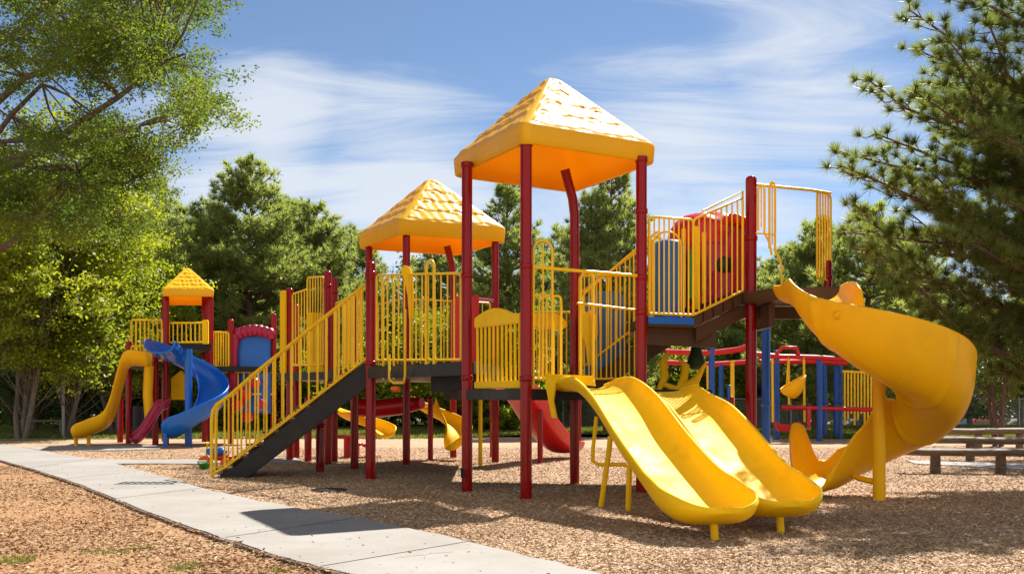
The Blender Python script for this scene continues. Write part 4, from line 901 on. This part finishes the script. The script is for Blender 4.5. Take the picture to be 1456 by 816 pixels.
# ================================================================== TREES
def curve_pts(a, b, n, lift=0, wig=.1):
    a = np.array(a, float); b = np.array(b, float); L_ = np.linalg.norm(b-a); out = []
    off = rng.normal(size=3)*wig*L_*.3
    for i in range(n+1):
        t = i/n; p = a+(b-a)*t+off*math.sin(math.pi*t)+np.array([0, 0, lift*L_*math.sin(math.pi*t)])
        p += rng.normal(size=3)*wig*L_*.03*(1 if 0 < i < n else 0); out.append(p)
    return out
def tubes_mb(limbs, n=6):
    m = MB()
    for pts, r0, r1 in limbs:
        m.tube([tuple(p) for p in pts], [r0+(r1-r0)*i/(len(pts)-1) for i in range(len(pts))], n, cap=False)
    return m
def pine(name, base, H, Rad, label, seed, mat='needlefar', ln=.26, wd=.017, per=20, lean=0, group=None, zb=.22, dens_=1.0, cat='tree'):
    global rng; rng = np.random.default_rng(seed); base = np.array(base, float)
    T = root(name, tuple(base), label, cat, group); limbs = []; tc_, td_ = [], []
    tp = [base+np.array([lean*(z/H)**2+.06*math.sin(z*1.1+seed), .05*math.sin(z*.9), z]) for z in np.linspace(-.1, H*.97, 12)]
    trunk = [(tp, H*.020+.03, .02)]
    z = H*zb
    while z < H*.97:
        f = (z-H*zb)/(H*(1-zb)); prof = (1-f**1.7)*(.62+.38*min(1, f/.25)); nb = int((4 if f < .8 else 3)*dens_+rng.uniform(0, 1.5))
        for _ in range(nb):
            az = rng.uniform(0, 2*math.pi); ln_ = Rad*prof*rng.uniform(.62, 1.12)+.25; el = R(rng.uniform(5, 28)+28*f)
            i = min(int(z/(H*.97)*11), 10); o_ = tp[i]+(tp[i+1]-tp[i])*(z/(H*.97)*11-i); o_ = np.array([o_[0], o_[1], base[2]+z])
            e_ = o_+np.array([math.cos(az)*math.cos(el), math.sin(az)*math.cos(el), math.sin(el)])*ln_
            pts = curve_pts(o_, e_, 6, -.07, .25); limbs.append((pts, .012+.012*ln_, .008))
            nt_ = max(3, int(ln_/.22))
            for j in range(nt_):
                t = .30+.70*(j+rng.uniform(0, 1))/nt_; k_ = min(int(t*6), 5); p = pts[k_]+(pts[k_+1]-pts[k_])*(t*6-k_)
                sd = (1 if j % 2 else -1); tl = (1.05-t)*ln_*.42*rng.uniform(.6, 1.2)+.18; a2 = az+sd*R(rng.uniform(35, 65))
                q = p+np.array([math.cos(a2), math.sin(a2), rng.uniform(.15, .6)])*tl
                limbs.append(([p, (p+q)/2-np.array([0, 0, .03]), q], .008, .004))
                nn_ = max(2, int(tl/.13))
                for s_ in range(nn_):
                    c = p+(q-p)*((s_+.7)/nn_)+rng.normal(size=3)*.05; tc_.append(c); td_.append(np.array([math.cos(a2)*.5, math.sin(a2)*.5, .9]))
            tc_.append(pts[-1]); td_.append(np.array([math.cos(az)*.5, math.sin(az)*.5, .9]))
        z += .36/dens_**.5*rng.uniform(.7, 1.3)
    for _ in range(8): tc_.append(tp[-1]+rng.normal(size=3)*np.array([.12, .12, .15])); td_.append(np.array([0, 0, 1.0]))
    trk = tubes_mb(trunk, 10).build('trunk', M['pinebark'], T); br = tubes_mb(limbs, 4).build('branches', M['pinebark'], T)
    c = np.array(tc_); d = np.array(td_); v = needle_tris(c, d, per, ln, wd, .75)
    rn = np.clip(np.repeat(rng.uniform(0, 1, len(c))*.6, per)+rng.uniform(0, .4, len(c)*per), 0, 1)
    npmesh('crown', v, 3, M[mat], T, tuple(base), rnd=rn); return T
def broad(name, base, H, Rad, label, seed, mat='leafmid', leaf=.11, nleaf=42000, zb=.25, stems=1, group=None, sq=1.0, cat='tree', nclu=130, trunk_r=None, bark='bark', up=.6):
    global rng; rng = np.random.default_rng(seed); base = np.array(base, float)
    T = root(name, tuple(base), label, cat, group); cc = base+np.array([0, 0, H*(zb+1)/2]); rz = H*(1-zb)/2
    cl_ = []
    while len(cl_) < nclu:
        p = rng.normal(size=3); p /= np.linalg.norm(p); rr = rng.uniform(.25, 1)**.5; bl = 1+.22*math.sin(p[0]*4+seed)+.18*math.sin(p[1]*5+2*seed+p[2]*3)
        cl_.append(cc+p*rr*bl*np.array([Rad, Rad, rz])*np.array([1, 1, .95]))
    cl_ = np.array(cl_); limbs = []; tr = trunk_r or H*.018+.03; trunks = []
    for s_ in range(stems):
        a_ = s_*2*math.pi/max(stems, 1)+seed; fx = .0 if stems == 1 else .45*Rad*.5
        top = base+np.array([math.cos(a_)*fx, math.sin(a_)*fx, H*.72]); b0 = base+np.array([math.cos(a_)*.1*(stems > 1), math.sin(a_)*.1*(stems > 1), -.1])
        tp = curve_pts(b0, top, 9, 0, .12); trunks.append((tp, tr, tr*.3))
        for c in cl_[s_::stems]:
            t = min(max((c[2]-base[2])/H*up, .15), .95); k_ = min(int(t*9), 8); p = tp[k_]
            if rng.uniform() < .65: limbs.append((curve_pts(p, c, 5, .06, .3), tr*.22*(1.1-t), .007))
    tubes_mb(trunks, 10).build('trunk', M[bark], T); tubes_mb(limbs, 5).build('branches', M[bark], T)
    per = nleaf//len(cl_); rad = Rad*.24*rng.uniform(.6, 1.35, len(cl_))
    off = rng.normal(size=(len(cl_)*per, 3))*np.repeat(rad, per)[:, None]*np.array([1, 1, .55])*.62
    # sub-sprays inside each clump
    sub = rng.normal(size=(len(cl_)*8, 3))*np.repeat(rad, 8)[:, None]*np.array([.75, .75, .45]); idx = np.repeat(np.arange(len(cl_)), per)*8+rng.integers(0, 8, len(cl_)*per)
    off = off*.42+sub[idx]; c = np.repeat(cl_, per, 0)+off; c[:, 2] = np.maximum(c[:, 2], base[2]+.15)
    v = leaf_quads(c, leaf, .35); rn = np.clip(np.repeat(rng.uniform(0, .55, len(cl_)), per)+rng.uniform(0, .45, len(c)), 0, 1)
    npmesh('crown', v, 4, M[mat], T, tuple(base), rnd=rn); return T

GP = 'pines standing behind the playground'; GL = 'leafy trees at the left edge of the playground'
def ht(py, Y): return Zh(py, Y)
# (px, Y, top row, radius)
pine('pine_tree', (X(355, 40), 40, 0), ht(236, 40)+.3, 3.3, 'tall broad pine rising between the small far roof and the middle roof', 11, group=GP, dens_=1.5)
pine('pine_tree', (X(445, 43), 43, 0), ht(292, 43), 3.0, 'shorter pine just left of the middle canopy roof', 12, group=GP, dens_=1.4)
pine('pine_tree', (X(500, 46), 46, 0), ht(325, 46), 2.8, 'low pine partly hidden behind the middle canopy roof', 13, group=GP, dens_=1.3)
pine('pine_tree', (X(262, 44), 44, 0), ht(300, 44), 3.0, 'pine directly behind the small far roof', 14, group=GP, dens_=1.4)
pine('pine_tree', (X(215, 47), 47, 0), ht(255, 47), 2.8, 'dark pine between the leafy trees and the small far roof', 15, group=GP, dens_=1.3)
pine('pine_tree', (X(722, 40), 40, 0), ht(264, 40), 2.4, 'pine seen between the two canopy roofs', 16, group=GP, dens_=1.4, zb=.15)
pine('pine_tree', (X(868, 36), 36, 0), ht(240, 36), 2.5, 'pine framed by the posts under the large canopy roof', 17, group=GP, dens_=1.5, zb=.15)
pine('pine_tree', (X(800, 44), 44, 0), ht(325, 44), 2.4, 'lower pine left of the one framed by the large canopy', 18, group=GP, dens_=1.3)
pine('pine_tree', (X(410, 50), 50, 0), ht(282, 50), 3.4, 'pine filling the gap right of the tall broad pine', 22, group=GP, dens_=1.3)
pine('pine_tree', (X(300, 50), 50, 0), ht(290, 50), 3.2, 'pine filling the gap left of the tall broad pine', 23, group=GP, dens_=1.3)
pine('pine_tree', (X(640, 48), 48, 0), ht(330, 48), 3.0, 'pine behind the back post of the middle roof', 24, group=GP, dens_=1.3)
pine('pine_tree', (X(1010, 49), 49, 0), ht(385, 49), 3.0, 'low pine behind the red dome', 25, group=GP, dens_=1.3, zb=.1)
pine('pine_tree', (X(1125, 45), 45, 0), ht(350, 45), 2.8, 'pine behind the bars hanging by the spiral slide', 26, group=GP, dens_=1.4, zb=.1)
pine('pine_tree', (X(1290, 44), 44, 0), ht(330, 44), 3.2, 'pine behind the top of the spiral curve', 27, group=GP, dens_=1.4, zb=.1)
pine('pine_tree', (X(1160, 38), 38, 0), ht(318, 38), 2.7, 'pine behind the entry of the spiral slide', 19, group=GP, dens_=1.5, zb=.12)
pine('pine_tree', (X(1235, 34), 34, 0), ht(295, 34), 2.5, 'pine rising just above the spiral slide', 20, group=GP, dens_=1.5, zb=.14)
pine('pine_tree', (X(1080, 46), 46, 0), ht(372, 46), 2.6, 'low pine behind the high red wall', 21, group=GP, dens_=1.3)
broad('leafy_tree', (X(20, 31), 31.5, 0), ht(190, 31), 2.8, 'bright green tree at the far left edge', 31, group=GL, stems=3, trunk_r=.085, bark='palebark', nleaf=60000, nclu=150)
broad('leafy_tree', (X(97, 33), 33, 0), ht(255, 33), 2.5, 'bright green tree above the slim grey pole', 32, group=GL, stems=3, trunk_r=.085, bark='palebark', nleaf=56000, nclu=150, zb=.2)
broad('leafy_tree', (X(165, 36), 36, 0), ht(270, 36), 2.2, 'bright yellow-green tree behind the far yellow slide', 33, group=GL, stems=3, trunk_r=.085, bark='palebark', nleaf=45000, zb=.16)
broad('leafy_tree', (X(125, 40), 40, 0), ht(330, 40), 3.0, 'darker tree filling the gap behind the bright ones', 34, mat='leafdark', group=GL, nleaf=45000, zb=.08)
broad('leafy_tree', (X(48, 38), 38, 0), ht(320, 38), 2.9, 'dark understory tree behind the pale distant bench', 35, mat='leafdark', group=GL, nleaf=40000, zb=.08)
GB = 'leafy trees along the back of the playground'
for i, (px, Y, yt, rd, mt, zb, lb) in enumerate([
    (215, 42, 420, 2.6, 'leafdark', .04, 'dark shrubby tree left of the distant tower'), (300, 40, 470, 2.4, 'leafmid', .04, 'bright shrubby tree behind the distant tower'),
    (385, 44, 430, 3.0, 'leafdark', .04, 'dark shrubby tree below the tall broad pine'), (460, 42, 470, 2.5, 'leafmid', .04, 'mid green shrubby tree behind the top of the staircase'),
    (560, 46, 420, 3.2, 'leafdark', .04, 'dark shrubby tree behind the middle tower posts'), (650, 42, 440, 2.5, 'leafmid', .05, 'yellow-green shrubby tree behind the red panels'),
    (740, 45, 400, 2.8, 'leafdark', .05, 'dark shrubby tree behind the arched barrier'), (700, 38, 470, 1.9, 'leafmid', .05, 'bright small tree seen past the middle tower'),
    (800, 47, 430, 3.0, 'leafmid', .05, 'green tree behind the loop rail of the slide'), (900, 48, 430, 3.2, 'leafdark', .05, 'dark tree behind the upper stairs'),
    (990, 47, 470, 2.8, 'leafmid', .05, 'light green tree under the bridge'), (1060, 50, 455, 3.2, 'leafdark', .05, 'dark tree behind the tallest red post'),
    (1140, 49, 450, 3.2, 'leafmid', .05, 'light green tree behind the yellow scoop swing'), (1230, 51, 430, 3.4, 'leafdark', .05, 'dark tree behind the yellow poles'),
    (1300, 46, 440, 3.0, 'leafmid', .22, 'leafy tree right of the spiral slide'), (1380, 44, 425, 3.0, 'leafdark', .22, 'dark leafy tree above the red car'), (1450, 45, 400, 3.2, 'leafmid', .22, 'leafy tree at the right edge above the white car')]):
    z0 = hgt(X(px, Y), Y); broad('leafy_tree', (X(px, Y), Y, z0), ht(yt, Y)-z0, rd, lb, 50+i, mat=mt, leaf=.14, nleaf=26000, nclu=90, zb=zb, group=GB)
# undergrowth: a mass of low foliage closing the view under the trees
rng = np.random.default_rng(5)
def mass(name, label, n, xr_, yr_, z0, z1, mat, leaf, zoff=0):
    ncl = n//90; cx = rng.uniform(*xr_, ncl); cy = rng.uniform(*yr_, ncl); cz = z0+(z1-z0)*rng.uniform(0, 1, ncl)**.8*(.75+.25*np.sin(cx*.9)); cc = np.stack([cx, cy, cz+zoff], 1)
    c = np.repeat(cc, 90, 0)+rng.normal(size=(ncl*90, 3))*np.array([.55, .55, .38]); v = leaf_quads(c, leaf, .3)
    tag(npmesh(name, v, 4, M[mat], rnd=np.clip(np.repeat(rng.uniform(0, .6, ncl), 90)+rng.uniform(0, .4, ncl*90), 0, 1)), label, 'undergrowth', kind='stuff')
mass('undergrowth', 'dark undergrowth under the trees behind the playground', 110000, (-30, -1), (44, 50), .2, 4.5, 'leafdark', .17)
mass('undergrowth', 'low green shrubs beyond the lawn behind the main play structure', 60000, (-3, 7), (46.5, 50), .1, 1.9, 'leafmid', .13)
mass('distant_wood', 'far wood closing the view behind the parked cars', 150000, (-12, 55), (68, 78), .0, 7.0, 'leafdark', .28, -1)
mass('distant_wood', 'far wood closing the view behind the left trees', 90000, (-50, 0), (52, 60), .0, 8.0, 'leafdark', .26)

# small forked tree at right
broad('forked_tree', (X(1419, 27), 27, 0), ht(455, 27), 1.5, 'small dark multi-stemmed tree behind the log benches', 71, mat='leafdark', leaf=.07, nleaf=9000, zb=.42, stems=4, nclu=60, trunk_r=.065, bark='pinebark', up=.8)

# foreground leafy tree, upper left: its limbs reach in from outside the frame
rng = np.random.default_rng(91)
FT = root('overhanging_tree', (-9.2, 13.5, 0), 'large near tree whose leafy branches hang in from the upper left corner', 'tree'); b0 = np.array([-9.2, 13.5, 0])
tp = curve_pts(b0+[0, 0, -.1], b0+[.8, -.3, 9.5], 10, 0, .1); tubes_mb([(tp, .28, .08)], 14).build('trunk', M['bark'], FT)
def bound(y):   # right edge of the crown, photo columns, as a guide to how far each limb reaches
    return np.interp(y, [-120, -40, 0, 40, 70, 110, 150, 175, 205, 240, 280, 320, 380], [330, 315, 300, 268, 285, 305, 322, 300, 245, 240, 232, 180, 90])
cl_ = []; limbs = []
while len(cl_) < 205:
    Y = rng.uniform(10.5, 15.5); py = rng.uniform(-140, 330); bx = bound(py); px = bx-25-abs(rng.normal())*170 if rng.uniform() < .55 else rng.uniform(-260, bx-25)
    if px > 70 and px < 255 and 112 < py < 182 and rng.uniform() < .9: continue
    if px < 60 and 150 < py < 215 and rng.uniform() < .6: continue
    if px > 180 and 178 < py < 200 and rng.uniform() < .6: continue
    cl_.append([X(px, Y), Y, Zh(py, Y)])
cl_ = np.array(cl_)
hubs = []
for (px, py, Y) in [(-60, 330, 13), (110, 244, 12.3), (200, 178, 12), (60, 120, 13), (180, 60, 12.5), (230, 90, 12), (120, -20, 13.5), (-80, 100, 14), (-100, -60, 13), (40, 200, 12.5)]:
    e = np.array(P(px, py, Y)); t = min(max(e[2]/9.5*.75, .2), .9); k_ = int(t*10); pts = curve_pts(tp[k_], e, 8, .05, .25); limbs.append((pts, .075, .022)); hubs += pts[3:]
hubs = np.array(hubs); rt = []
for c in cl_:
    dd = np.linalg.norm(hubs-c, axis=1); h = hubs[np.argmin(dd)]; limbs.append((curve_pts(h, c, 5, .05, .35), .016, .004))
    for _ in range(6):
        e = c+rng.normal(size=3)*.24*np.array([1, 1, .6]); limbs.append(([c, (c+e)/2+[0, 0, .02], e], .004, .002)); rt.append(e)
tubes_mb(limbs, 6).build('branches', M['bark'], FT)
sp_ = np.concatenate([cl_, np.array(rt)]); per = 120; tips = np.repeat(sp_, per, 0)
dr = np.repeat(unit(rng.normal(size=(len(sp_), 3))*[1, 1, .4]), per, 0); c = tips+dr*rng.normal(0, .11, len(tips))[:, None]+rng.normal(size=(len(tips), 3))*[.06, .06, .045]
v = leaf_quads(c, .040, .3, .5); npmesh('crown', v, 4, M['leafnear'], FT, (-9.2, 13.5, 0), rnd=np.clip(np.repeat(rng.uniform(0, .7, len(sp_)), per)+rng.uniform(0, .3, len(c)), 0, 1))

# foreground pine, right
rng = np.random.default_rng(93)
bx_, by_ = 9.3, 14.5
NP = root('pine_tree', (bx_, by_, 0), 'large near pine whose needled branches hang in from the upper right corner', 'tree'); b0 = np.array([bx_, by_, 0])
tp = curve_pts(b0+[0, 0, -.1], b0+[-.3, .2, 11.5], 14, 0, .06); tubes_mb([(tp, .24, .06)], 14).build('trunk', M['pinebark'], NP)
limbs = []; tc_, td_ = [], []
ends = [(1292, 14, 13), (1330, -40, 13), (1380, -110, 13.5), (1300, 70, 13.8), (1232, 112, 12.8), (1245, 190, 13.2), (1194, 235, 12.7), (1190, 215, 13.5), (1215, 290, 13), (1200, 330, 13.6), (1235, 345, 12.6), (1290, 385, 13), (1320, 425, 13.4), (1370, 452, 12.8), (1300, 130, 12.6), (1350, 60, 12.4), (1330, 250, 12.4), (1290, 300, 14.4), (1340, 330, 12.2), (1400, 395, 12.4), (1400, 180, 12), (1420, 280, 12), (1400, 20, 12.2), (1360, 120, 14.6), (1270, 240, 14.6), (1440, 440, 13.6), (1310, 360, 15), (1430, 340, 14.8), (1420, 90, 14.8), (1330, 200, 15.6), (1380, 260, 15.8), (1400, 330, 15.8), (1350, 400, 15.5)]
ends3 = [np.array(P(*e)) for e in ends]
for k in range(20):
    ends3.append(np.array(P(rng.uniform(1290, 1520), rng.uniform(-60, 390), rng.uniform(12.3, 17.5))))
for k in range(26):      # limbs on the far and right side, mostly outside the frame
    az = rng.uniform(-1.5, 2.4); z = rng.uniform(2.6, 11); ln_ = rng.uniform(1.5, 3.5)*(1.1-z/14); ends3.append(np.array([bx_+math.cos(az)*ln_, by_+math.sin(az)*ln_, z]))
for e in ends3:
    hz = math.hypot(e[0]-bx_, e[1]-by_); z0 = min(max(e[2]-hz*rng.uniform(.12, .32), 1.5), 10.8); k_ = min(int(z0/11.6*14), 13); o_ = tp[k_]
    pts = curve_pts(o_, e, 9, -.05, .18); limbs.append((pts, .022+.009*hz, .009)); d = unit((e-o_)[None])[0]; az = math.atan2(d[1], d[0])
    ns = int(np.linalg.norm(e-o_)/.12)
    for j in range(ns):
        t = .22+.78*(j+rng.uniform(0, 1))/ns; q_i = min(int(t*9), 8); p = pts[q_i]+(pts[q_i+1]-pts[q_i])*(t*9-q_i); sd = 1 if j % 2 else -1
        tl = ((1.08-t)*.9+.12)*rng.uniform(.5, 1.15); a2 = az+sd*R(rng.uniform(25, 60)); q = p+np.array([math.cos(a2), math.sin(a2), rng.uniform(-.05, .55)])*tl
        tw = curve_pts(p, q, 4, -.06, .3); limbs.append((tw, .009, .0045))
        nn_ = max(1, int(tl/.13))
        for s_ in range(nn_):
            f = (s_+1)/nn_; 
            if f < .3: continue
            i2 = min(int(f*4), 3); pp = tw[i2]+(tw[i2+1]-tw[i2])*(f*4-i2); a3 = a2+rng.uniform(-.9, .9)
            q2 = pp+np.array([math.cos(a3)*.5, math.sin(a3)*.5, rng.uniform(.2, .9)])*rng.uniform(.06, .16)
            if f < .99: limbs.append(([pp, q2], .004, .003))
            else: q2 = pp
            tc_.append(q2); td_.append(np.array([math.cos(a3)*.45, math.sin(a3)*.45, .55]))
            tc_.append(pp*.45+q2*.55); td_.append(np.array([math.cos(a3)*.45, math.sin(a3)*.45, .55]))
    tc_.append(pts[-1]); td_.append(d*.6+[0, 0, .5])
tubes_mb(limbs, 5).build('branches', M['pinebark'], NP)
c = np.array(tc_); d = np.array(td_); per = 60; c = c-unit(d)*.03; v = needle_tris(c, d, per, .16, .0036, .62)
npmesh('crown', v, 3, M['needle'], NP, (bx_, by_, 0), rnd=np.clip(np.repeat(rng.uniform(0, .7, len(c)), per)+rng.uniform(0, .3, len(c)*per), 0, 1))
# pine just outside the frame at right: shades the benches
pine('pine_tree', (13.5, 23.5, 0), 10.5, 3.4, 'pine at the right edge beyond the log benches', 97, mat='needle', ln=.2, wd=.008, per=22, group=GP, dens_=1.3, zb=.4)
for o in bpy.data.objects:
    if '_o' in o: del o['_o']
print('objects', len(bpy.data.objects))
